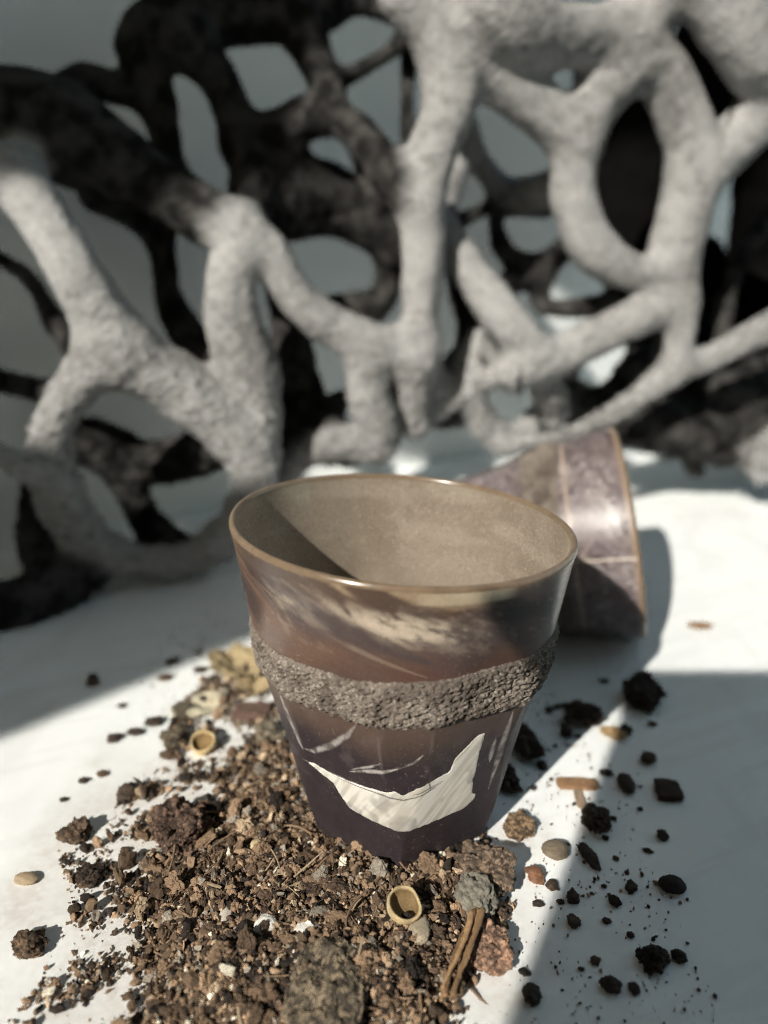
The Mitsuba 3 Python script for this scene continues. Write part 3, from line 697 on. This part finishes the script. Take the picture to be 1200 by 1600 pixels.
H = np.maximum(H, -0.002)
def soil_h(xy):
    q = np.stack([(xy[:, 0] - gx[0]) / 0.0009, (xy[:, 1] - gy[0]) / 0.0009])
    return np.maximum(map_coordinates(H, q, order=1, mode='nearest'), 0)
keep = (H > -0.0015)
nx, ny = H.shape
I, J = np.meshgrid(np.arange(nx - 1), np.arange(ny - 1), indexing='ij')
kk = keep[:-1, :-1] | keep[1:, :-1] | keep[:-1, 1:] | keep[1:, 1:]
I, J = I[kk], J[kk]; q = I * ny + J
mf = np.vstack([np.stack([q, q + ny, q + ny + 1], 1), np.stack([q, q + ny + 1, q + 1], 1)])
mv = np.stack([GX, GY, H], -1).reshape(-1, 3)
u_, inv = np.unique(mf, return_inverse=True); mv, mf = mv[u_], inv.reshape(-1, 3)
mt = meshkit.fbm(mv * 300, 3, 11)[:, None]
mc = np.where(mt < 0.5, SOIL[0], np.where(mt < 0.6, SOIL[1], SOIL[2])) * (0.7 + 0.6 * meshkit.noise(mv * 1500, 4)[:, None])
parts = [(mv, mf, mc)]
g = np.random.default_rng(21)
def scatter(n, weight, box):
    xy = np.stack([g.uniform(box[0], box[2], n), g.uniform(box[1], box[3], n)], 1)
    return xy[g.random(n) < weight(xy)]
def dense_w(xy):
    d = contains_xy(DENSE, xy[:, 0], xy[:, 1]) & ~contains_xy(CUPZONE.buffer(0.0004), xy[:, 0], xy[:, 1])
    edge = map_coordinates(sd, np.stack([(xy[:, 0] - gx[0]) / 0.0009, (xy[:, 1] - gy[0]) / 0.0009]), order=1, mode='nearest')
    d = d * np.clip(edge / 0.012 + 0.1, 0.05, 1)
    return d * np.clip(1.6 * meshkit.fbm(np.c_[xy, 0 * xy[:, 0]] * 130, 3, 4) - 0.1, 0.05, 1)
def mid_w(xy):
    d = (contains_xy(MID, xy[:, 0], xy[:, 1]) | contains_xy(DENSE.buffer(0.006), xy[:, 0], xy[:, 1])) & ~contains_xy(CUPZONE, xy[:, 0], xy[:, 1])
    return d * np.clip((meshkit.fbm(np.c_[xy, 0 * xy[:, 0]] * 150, 4, 8) - 0.42) * 4, 0.03, 1)
bx = DENSE.bounds; bm = MID.bounds
xy = scatter(38000, dense_w, bx); r = np.clip(np.exp(g.normal(math.log(0.00042), 0.40, len(xy))), 0.0002, 0.001)
parts.append(grain_mesh(np.c_[xy, soil_h(xy) + r * 0.6], r, 0, 30, amp=0.9, stretch=0.8))
xy = scatter(5200, dense_w, bx); r = np.clip(np.exp(g.normal(math.log(0.00074), 0.35, len(xy))), 0.0004, 0.0015)
parts.append(grain_mesh(np.c_[xy, soil_h(xy) + r * 0.5], r, 2, 31, amp=0.85, stretch=0.6))
xy = scatter(170, dense_w, bx); r = g.uniform(0.0014, 0.0024, len(xy))
parts.append(grain_mesh(np.c_[xy, soil_h(xy) + r * 0.35], r, 3, 32, SOIL_W * [1, 1.4, 1.4, 1.3, 1, 1, 1, 0.3], amp=0.95, stretch=0.45))
xy = scatter(26000, mid_w, bm); r = np.clip(np.exp(g.normal(math.log(0.00024), 0.4, len(xy))), 0.0001, 0.0007)
parts.append(grain_mesh(np.c_[xy, soil_h(xy) + r * 0.5], r, 0, 34, amp=0.9, stretch=0.9))
xy = scatter(8500, mid_w, bm); r = np.clip(np.exp(g.normal(math.log(0.00045), 0.55, len(xy))), 0.00015, 0.002)
parts.append(grain_mesh(np.c_[xy, soil_h(xy) + r * 0.5], r, 1, 33, amp=0.9, stretch=0.7, colw= SOIL_W * [1, 1, 1, 1, 1, 1, 1, 2]))
for k in range(110):                                                # fine fibres in the soil
    xy = scatter(40, dense_w, bx)[:1]
    if not len(xy): continue
    p0 = np.r_[xy[0], soil_h(xy)[0] + 0.0012]; d = g.normal(size=3) * [1, 1, 0.25]; d /= np.linalg.norm(d)
    L = g.uniform(0.003, 0.011); t = np.linspace(0, 1, 8)[:, None]; b = np.cross(d, [0, 0, 1]) * g.normal() * 0.3
    parts.append(tube_mesh(p0 + d * L * t + b * L * t * t, g.uniform(0.00012, 0.0004), SOIL[g.choice([3, 4, 6])], 5, 0.3, k))
sv, sf, scol = join(parts)
obj('soil', raw(sv, sf, None, 'mat_soil', color=scol), label='crumbly brown potting soil heaped round the foot of the upright cup', cat='soil', kind='stuff')

SPECKS = px_poly([(815, 1080), (955, 1085), (1010, 1180), (985, 1330), (1100, 1420), (1130, 1640), (720, 1640), (800, 1480), (850, 1330), (770, 1290), (800, 1180)])
SHADE = px_poly([(170, 1110), (250, 990), (400, 900), (420, 1030), (330, 1050), (250, 1130)])
def speck_w(xy):
    return contains_xy(SPECKS, xy[:, 0], xy[:, 1]) * np.clip((meshkit.fbm(np.c_[xy, 0 * xy[:, 0]] * 90, 3, 5) - 0.36) * 3, 0.02, 1) + 0.22 * contains_xy(SHADE, xy[:, 0], xy[:, 1])
b1, b2 = SPECKS.bounds, SHADE.bounds
xy = scatter(9000, speck_w, (min(b1[0], b2[0]), min(b1[1], b2[1]), max(b1[2], b2[2]), max(b1[3], b2[3])))
xy = xy[~contains_xy(CUPZONE, xy[:, 0], xy[:, 1])]
r = np.clip(np.exp(g.normal(math.log(0.00021), 0.5, len(xy))), 0.0001, 0.0008)
obj('soil_specks', raw(*(lambda v, f, c: (v, f, None, 'mat_soil', None, np.clip(c, 0, 1)))(*grain_mesh(np.c_[xy, r * 0.5], r, 1, 40, SOIL_W * [3, 3, 2, 1, .6, .3, .1, 0]))),
    label='fine dark soil specks scattered over the white top', cat='soil', kind='stuff')

# single clods, pellets and chips: (px, py, width px, height px, colour, ...)
def rock(px, py, w, h, col, seed, kind='clod', z0=0.0):
    c = floor_at(px, py + h * 0.15, z0); scale = FPX / ((c - CAM) @ FWD)
    a, b = w / scale / 2, h / scale / 2
    g = np.random.default_rng(seed); lv = 5 if w > 50 else 4 if w > 28 else 3
    base = np.array(ICO[lv].vertices); F = np.array(ICO[lv].faces)
    if kind == 'clod':
        d = 1 + 1.0 * (meshkit.fbm(base * 1.3 + seed, 2, seed) - 0.5) + 0.75 * (meshkit.fbm(base * 3.6 + seed, 4, seed) - 0.5) - 0.3 * np.clip(meshkit.noise(base * 5 + seed, 3) - 0.6, 0, 1)
    elif kind == 'pellet':
        d = 1 + 0.30 * (meshkit.fbm(base * 1.6 + seed, 2, seed) - 0.5) + 0.14 * (meshkit.fbm(base * 7 + seed, 3, seed) - 0.5)
    elif kind == 'slab':
        d = 1 / np.max(np.abs(base), axis=1) ** 0.45 * (1 + 0.5 * (meshkit.fbm(base * 2.2 + seed, 4, seed) - 0.5)) + 0.10 * (meshkit.fbm(base * 14 + seed, 3, seed) - 0.5)
    else:                                                            # chip: split, flat, with ragged ends
        d = 1 / np.max(np.abs(base) * [1, 1, 1], axis=1) ** 0.7 * (1 + 0.55 * (meshkit.fbm(base * [1.5, 4, 4] + seed, 4, seed) - 0.5))
    v = base * d[:, None]
    depth = {'clod': 0.95, 'pellet': 0.8, 'chip': 1.35, 'slab': 1.2}[kind] * b / 0.6
    v = v * [a, depth, max({'clod': 0.58, 'pellet': 0.55, 'chip': 0.34, 'slab': 0.36}[kind] * min(a, depth), 0.0005)]
    th = g.uniform(-0.35, 0.35) if kind == 'clod' else g.uniform(-0.12, 0.12)
    v[:, :2] = v[:, :2] @ np.array([[math.cos(th), -math.sin(th)], [math.sin(th), math.cos(th)]])
    v[:, 2] -= v[:, 2].min() * 0.8
    v += [c[0], c[1], z0]
    v[:, 2] = np.maximum(v[:, 2], z0 - 0.0002)
    k = 0.35 + 1.3 * meshkit.fbm(v * 900, 4, seed)[:, None]
    if kind == 'pellet': k = 0.7 + 0.6 * meshkit.fbm(v * 700, 3, seed)[:, None]
    return v, F, np.clip(np.asarray(col) * k, 0, 1)
def bit(name, mesh, label, cat, group=None, smooth=True, crumbly=False):
    v, f, c = mesh
    if crumbly:                                                     # packed grains: knobbly skin, grain by grain colour
        n_ = vnormals(v, f); up_ = (v[:, 2] > v[:, 2].min() + 0.0003)[:, None]
        v = v + n_ * up_ * (0.0022 * (meshkit.fbm(v * 420, 2, 3) - 0.5) + 0.0013 * (meshkit.fbm(v * 1150, 3, 6) - 0.5))[:, None]
        w_ = meshkit.fbm(v * 850, 3, 9)[:, None]
        c = np.clip(c * np.where(w_ > 0.58, [1.7, 1.6, 1.5], np.where(w_ > 0.46, 1.0, 0.5)) * (0.7 + 0.6 * meshkit.noise(v * 2400, 2)[:, None]), 0, 1)
        smooth = False
    return obj(name, raw(v, f, vnormals(v, f) if smooth else None, 'mat_soil', color=c), label=label, cat=cat, group=group)
DK, BR, OC, TAN, GR = (.042, .030, .023), (.085, .055, .036), (.20, .12, .065), (.24, .18, .12), (.15, .13, .105)
one = [
 ('soil_clod', 1004, 1088, 58, 46, (.026, .020, .016), 'clod', 'largest dark soil clod right of the rough belt, at the corner of the shade', 'soil clod'),
 ('soil_clod', 912, 1120, 52, 32, DK, 'clod', 'flat dark soil clod beside the upper tip of the sunlit strip', 'soil clod'),
 ('soil_clod', 815, 1155, 38, 62, DK, 'clod', 'tall dark soil clod peeping out behind the right edge of the upright cup', 'soil clod'),
 ('soil_clod', 788, 1212, 36, 42, DK, 'clod', 'dark soil clod touching the lower right side of the upright cup', 'soil clod'),
 ('bark_chip', 902, 1226, 62, 11, (.24, .14, .075), 'chip', 'long orange brown bark chip lying across the sunlit strip', 'bark chip'),
 ('seed_pellet', 978, 1223, 26, 36, DK, 'pellet', 'smooth dark oval pellet standing just right of the orange bark chip', 'pellet'),
 ('bark_chip', 1044, 1236, 38, 20, (.045, .030, .022), 'chip', 'blocky dark brown bark chip, farthest right of the scattered bits', 'bark chip'),
 ('soil_clod', 933, 1285, 42, 32, DK, 'clod', 'dark ragged soil clod below the orange bark chip at the strip edge', 'soil clod'),
 ('soil_clod', 812, 1292, 40, 38, (.15, .105, .065), 'clod', 'sunlit knobbly brown soil clod on the white strip right of the cup foot', 'soil clod'),
 ('pebble', 867, 1330, 42, 28, (.15, .12, .085), 'pellet', 'smooth grey brown oval pebble in the sunlit strip', 'pebble'),
 ('soil_clod', 1049, 1385, 40, 26, (.02, .016, .013), 'pellet', 'blurred black oval clod at the right in the shade', 'soil clod'),
 ('soil_clod', 1020, 1505, 46, 24, (.024, .018, .014), 'clod', 'blurred dark clod low in the shade at the lower right', 'soil clod'),
 ('soil_clod', 836, 1368, 26, 22, (.17, .085, .05), 'clod', 'small reddish soil clod below the grey brown pebble', 'soil clod'),
 ('soil_clod', 921, 1336, 20, 34, DK, 'clod', 'narrow upright dark crumb in the shade right of the oval pebble', 'soil clod'),
 ('bark_chip', 906, 1247, 15, 20, (.26, .19, .13), 'chip', 'tiny pale tan chip under the orange bark chip', 'bark chip'),
 ('soil_clod', 955, 1540, 28, 18, DK, 'clod', 'blurred dark clod at the bottom of the shade, left of a larger one', 'soil clod'),
 ('soil_clod', 276, 1296, 84, 64, (.085, .056, .042), 'clod', 'big dark brown soil clod on the left edge of the heap', 'soil clod'),
 ('soil_clod', 140, 1372, 40, 26, (.035, .025, .018), 'clod', 'dark blurred soil clod left of the heap on the white top', 'soil clod'),
 ('soil_clod', 122, 1304, 44, 26, (.075, .052, .036), 'clod', 'small brown clod above left of the heap', 'soil clod'),
 ('soil_clod', 46, 1482, 56, 26, (.085, .058, .038), 'clod', 'brown blurred clod at the lower left on the white top', 'soil clod'),
 ('pebble', 42, 1374, 38, 18, (.30, .23, .15), 'pellet', 'pale tan blurred pebble near the left edge of the photo', 'pebble'),
 ('soil_clod', 200, 1238, 28, 24, (.06, .044, .032), 'clod', 'lone dark crumb on the white top left of the ring shell', 'soil clod'),
 ('soil_clod', 394, 1114, 56, 18, (.12, .075, .060), 'chip', 'reddish brown bark flake on white beside the cup left of the belt', 'bark flake'),
 ('soil_clod', 285, 1113, 30, 24, (.10, .085, .06), 'clod', 'grey brown crumb at the left tip of the dry leaf litter', 'soil clod'),
 ('soil_clod', 275, 1155, 36, 24, (.10, .082, .058), 'clod', 'grey brown crumb just above left of the ring shell', 'soil clod'),
 ('soil_clod', 420, 1148, 40, 30, (.14, .12, .09), 'clod', 'grey clod against the left side of the cup under the belt', 'soil clod'),
 ('soil_clod', 758, 1368, 92, 62, (.115, .085, .062), 'clod', 'large crumbly grey brown clod at the right end of the heap', 'soil clod'),
 ('soil_clod', 768, 1486, 62, 48, (.19, .12, .085), 'clod', 'blurred reddish tan clod right of the orange stick', 'soil clod'),
 ('seed', 402, 1322, 22, 18, (.52, .42, .25), 'pellet', 'pale yellow seed in the soil left of the cup foot', 'seed'),
 ('pebble', 655, 1452, 34, 40, (.30, .25, .18), 'pellet', 'pale tan pebble leaning on the nut shell in the heap', 'pebble'),
 ('pebble', 352, 1428, 20, 44, (.50, .45, .38), 'pellet', 'pale upright splinter like pebble in the blurred heap', 'pebble'),
 ('pebble', 415, 1447, 36, 32, (.60, .57, .52), 'pellet', 'white blurred pebble in the middle of the heap', 'pebble'),
 ('pebble', 480, 1455, 40, 24, (.60, .57, .52), 'pellet', 'white flat pebble in the heap above the bark slab', 'pebble'),
]
for i, (nm, px, py, w, h, col, kind, lab, cat) in enumerate(one):
    zz = float(soil_h(floor_at(px, py)[None, :2])[0])
    name = {'bark flake': 'bark_flake'}.get(cat, nm)
    bit(name, rock(px, py, w, h, col, 100 + i, kind, zz * 0.8), lab, cat, crumbly=kind == 'clod' and w > 34)
small = [(944, 1065, 16), (883, 1104, 16), (858, 1110, 14), (870, 1105, 14), (886, 1148, 20), (903, 1150, 14), (880, 1135, 12), (847, 1196, 18), (835, 1170, 26), (826, 1178, 18), (805, 1235, 18), (833, 1232, 12),
         (978, 1142, 20), (1020, 1132, 16), (1012, 1187, 26), (947, 1208, 22), (946, 1310, 12), (985, 1387, 20), (962, 1342, 12), (1034, 1307, 20), (1012, 1330, 16), (895, 1404, 24), (896, 1440, 22), (947, 1440, 16),
         (961, 1410, 18), (876, 1410, 14), (930, 1502, 18), (830, 1555, 30), (820, 1520, 18), (985, 1462, 12), (944, 1386, 10), (1000, 1265, 9), (925, 1262, 14), (958, 1279, 12), (862, 1384, 20), (840, 1413, 20), (1060, 1495, 26), (990, 1545, 18)]
MARKS_R = [('orange brown bark chip', 902, 1226), ('oval dark pellet', 978, 1223), ('biggest dark clod', 1004, 1088), ('sunlit oval pebble', 867, 1330), ('blocky dark chip', 1044, 1236), ('blurred black oval clod', 1049, 1385),
           ('blurred lowest dark clod', 1018, 1505), ('flat clod by the strip tip', 912, 1120), ('knobbly sunlit clod', 812, 1292), ('small reddish clod', 836, 1368)]
MARKS_L = [('ring shell on the white top', 320, 1170), ('curled dry leaf', 376, 1052), ('cream papery leaf flake', 322, 1108), ('big clod at the heap edge', 272, 1293), ('small brown clod left of the heap', 122, 1304), ('lone dark crumb', 200, 1238)]
ORD = ['', 'second ', 'third ', 'fourth ', 'fifth ', 'sixth ', 'seventh ', 'eighth ']
def crumb_labels(items, marks):
    rel = []
    for px, py, w in items:
        nm, mx, my = min(marks, key=lambda m: math.hypot(px - m[1], py - m[2]))
        dx, dy = px - mx, py - my
        side = ('right of' if dx > 0 else 'left of') if abs(dx) > abs(dy) else ('below' if dy > 0 else 'above')
        rel.append((side, nm, math.hypot(dx, dy)))
    out = []
    for i, (sd_, nm, d) in enumerate(rel):
        rank = sum(1 for q in rel if q[:2] == (sd_, nm) and q[2] < d)
        size = 'tiny' if items[i][2] < 14 else 'small' if items[i][2] < 21 else 'larger'
        out.append(f'{size} dark soil crumb, {ORD[rank]}nearest one {sd_} the {nm}')
    return out
for i, ((px, py, w), lab) in enumerate(zip(small, crumb_labels(small, MARKS_R))):
    bit('soil_crumb', rock(px, py, w * 0.9, w * (0.36 + 0.35 * ((i * 7) % 5) / 4), [(.026, .020, .016), DK, (.065, .045, .032), (.036, .028, .022)][i % 4], 300 + i), lab, 'soil crumb', 'dark soil crumbs right of the cup')
left = [(310, 1022, 12), (269, 1035, 18), (312, 1048, 18), (257, 1060, 20), (145, 1060, 16), (191, 1104, 12), (145, 1068, 20), (178, 1155, 22), (212, 1145, 22), (265, 1180, 26), (318, 1095, 20), (132, 1220, 16), (160, 1210, 18), (100, 1250, 12), (240, 1130, 26), (196, 1330, 16)]
for i, ((px, py, w), lab) in enumerate(zip(left, crumb_labels(left, MARKS_L))):
    bit('soil_crumb', rock(px, py, w, w * 0.5, DK if i % 3 else BR, 400 + i), lab, 'soil crumb', 'dark soil crumbs left of the heap')

# bark slab in front, orange stick
sl = rock(512, 1548, 120, 84, (.125, .108, .085), 77, 'slab', 0.0022)
sl[0][:] += ((0.0034 * (meshkit.fbm(sl[0] * 340, 2, 3) - 0.5) + 0.0016 * (meshkit.fbm(sl[0] * 1100, 3, 6) - 0.5)) * (sl[0][:, 2] > 0.0024))[:, None] * np.array([0.4, 0.4, 1])
sl[2][:] = np.clip(np.where(meshkit.fbm(sl[0] * 800, 3, 9)[:, None] > 0.55, [.20, .155, .105], np.where(meshkit.fbm(sl[0] * 900, 3, 4)[:, None] > 0.5, [.105, .085, .06], [.045, .036, .027])) * (0.7 + 0.6 * meshkit.noise(sl[0] * 2500, 2)[:, None]), 0, 1)
bit('bark_slab', sl, 'large blurred flat crumbly bark slab at the bottom of the photo', 'bark', smooth=False)
def floorp(px, py, z): return floor_at(px, py, z)
p0, p1 = floorp(742, 1425, 0.007), floorp(702, 1560, 0.006)
t = np.linspace(0, 1, 26)[:, None]
stick = thing('broken_stick', 'split orange brown stick with a grey bark stub, lying over the heap', 'stick')
strands = []
gs = np.random.default_rng(5)
for k in range(7):                                                  # split fibres side by side
    o = np.array([gs.uniform(-0.0013, 0.0013), gs.uniform(-0.0006, 0.0006), gs.uniform(-0.0006, 0.0010)])
    e0, e1 = gs.uniform(-0.02, 0.06), gs.uniform(0.86, 1.05)
    tt = e0 + (e1 - e0) * t
    path = p0 + (p1 - p0) * tt + o * (1 + 0.5 * tt) + np.array([0.0009, 0, 0.0003]) * np.sin(tt * 4 + k * 0.4)
    strands.append(tube_mesh(path, np.linspace(gs.uniform(0.0007, 0.0011), 0.0004, 26) * (0.8 + 0.4 * meshkit.fbm(np.c_[np.arange(26) * 0.35, np.arange(26) * 0, np.arange(26) * 0 + k], 2)), np.array((.27, .165, .085)) * gs.uniform(0.6, 1.25), 7, 0.5, k))
w = join(strands)
obj('wood', raw(w[0], w[1], vnormals(w[0], w[1]), 'mat_soil', color=w[2]), stick, label='bare split orange wood of the stick')
w2 = rock(744, 1402, 56, 56, (.17, .155, .125), 88, 'clod', 0.003)
w2[0][:] += vnormals(w2[0], w2[1]) * (0.0016 * (meshkit.fbm(w2[0] * [900, 300, 500], 3, 6) - 0.5))[:, None]
obj('bark_stub', raw(w2[0], w2[1], vnormals(w2[0], w2[1]), 'mat_soil', color=w2[2]), stick, label='grey rough bark stub at the end')

# ring shaped shells
def shell(px, py, w, tilt_, lab, z0, col):
    c = floor_at(px, py, z0); R = w / (FPX / ((c - CAM) @ FWD)) / 2
    prof = [(0.30, 0.02), (0.72, 0.10), (0.94, 0.38), (1.0, 0.70), (0.97, 0.86), (0.90, 0.90), (0.82, 0.84), (0.80, 0.62), (0.66, 0.30), (0.30, 0.20), (0.01, 0.19)]
    prof = [(0.01, 0.0)] + prof
    k = 48; ph = np.linspace(0, 2 * math.pi, k + 1)
    P = np.array([[(r * R * math.cos(q), r * R * math.sin(q), z * R) for q in ph] for r, z in prof])
    v = P.reshape(-1, 3); v = v * (1 + 0.34 * (meshkit.fbm(v * 230 + px, 3, 3) - 0.5))[:, None]
    rot = trimesh.transformations.euler_matrix(*tilt_)[:3, :3]
    v = v @ rot.T; v[:, 2] -= v[:, 2].min(); v += [c[0], c[1], z0 - 0.0003]
    P = v.reshape(P.shape); n, f = wrap_normals(P); f = f[:, ::-1] if False else f
    inner = np.repeat(np.arange(len(prof)) >= 8, k + 1)
    col = np.where(inner[:, None], np.asarray(col) * [0.38, 0.33, 0.28], col) * (0.55 + 0.9 * meshkit.fbm(v * 500, 3, 2)[:, None])
    obj('nut_shell', raw(v, f, n, 'mat_soil', color=np.clip(col, 0, 1)), label=lab, cat='nut shell')
shell(320, 1170, 40, (0.30, -0.15, 0.2), 'small yellow ring shaped nut shell on the white top left of the cup', 0.0, (.50, .38, .20))
shell(627, 1425, 56, (0.42, 0.1, 0.4), 'tan ring shaped nut shell sunk in the heap in front of the cup', 0.0055, (.42, .32, .18))

# dry leaves
def leaf(px, py, wx, wy, rotz, curl, col, seed, lab, name='dry_leaf', cat='dry leaf', z0=0.0, fold=0.0):
    c = floor_at(px, py, z0); scale = FPX / ((c - CAM) @ FWD); a, b = wx / scale / 2, wy / scale / 2 / 0.6
    nr, nt = 14, 72
    t = np.linspace(0, 2 * math.pi, nt + 1)[:-1]
    edge = 1 + 0.5 * (meshkit.fbm(np.stack([np.cos(t) * 1.6, np.sin(t) * 1.6, 0 * t + seed], -1), 4, seed) - 0.5)
    Rr = np.linspace(0, 1, nr)[:, None]
    X, Y = Rr * edge * np.cos(t) * a, Rr * edge * np.sin(t) * b
    Q = np.stack([X / a * 1.4, Y / b * 1.4, 0 * X + seed], -1)
    Z = curl * a * ((X / a) ** 2 * 0.6 + (Y / b) ** 2 * 0.4) + fold * a * np.abs(np.sin(2.1 * X / a + 0.8 * Y / b)) + curl * a * 1.2 * (meshkit.fbm(Q * 1.5, 3, seed) - 0.5)
    P = np.stack([X, Y, Z], -1).reshape(-1, 3)
    i, j = np.meshgrid(np.arange(nr - 1), np.arange(nt), indexing='ij'); i, j = i.ravel(), j.ravel(); j2 = (j + 1) % nt
    f = np.vstack([np.stack([i * nt + j, (i + 1) * nt + j, (i + 1) * nt + j2], 1), np.stack([i * nt + j, (i + 1) * nt + j2, i * nt + j2], 1)])
    n = vnormals(P, f); th = 0.00022
    k = len(P); v = np.vstack([P, P - n * th]); e = (nr - 1) * nt + np.arange(nt); e2 = (nr - 1) * nt + (np.arange(nt) + 1) % nt
    F = np.vstack([f, f[:, ::-1] + k, np.stack([e, e + k, e2 + k], 1), np.stack([e, e2 + k, e2], 1)])
    cr, sr = math.cos(rotz), math.sin(rotz); v = v @ np.array([[cr, sr, 0], [-sr, cr, 0], [0, 0, 1]])
    v[:, 2] -= v[:, 2].min(); v += [c[0], c[1], z0 + 0.0001]
    cc = np.asarray(col) * (0.55 + 0.9 * meshkit.fbm(v * np.array([500, 500, 200]), 3, seed)[:, None])
    obj(name, raw(v, F, None, 'mat_soil', color=np.clip(cc, 0, 1)), label=lab, cat=cat)
leaf(376, 1052, 100, 60, 0.3, 0.45, (.30, .235, .135), 3, 'crumpled tan dry leaf curling up beside the left side of the cup', fold=0.35)
leaf(398, 1078, 66, 30, -0.4, 0.35, (.34, .26, .15), 5, 'pale torn dry leaf piece under the curled leaf, against the cup', z0=0.0008, fold=0.2)
leaf(322, 1108, 74, 40, 0.9, 0.22, (.50, .45, .33), 8, 'cream papery leaf flake on the white top above the ring shell', fold=0.12)
leaf(1094, 979, 38, 16, 0.1, 0.12, (.26, .16, .095), 11, 'brown leaf scrap alone on the sunlit white at the right', name='leaf_scrap', cat='leaf scrap')
leaf(958, 1150, 44, 18, -0.5, 0.3, (.30, .20, .10), 14, 'tan leaf scrap on the tip of the sunlit strip', name='leaf_scrap', cat='leaf scrap', fold=0.2)
leaf(1042, 718, 34, 14, 0.2, 0.15, (.42, .36, .27), 17, 'pale leaf scrap on the floor under the root behind the lying cup', name='leaf_scrap', cat='leaf scrap')
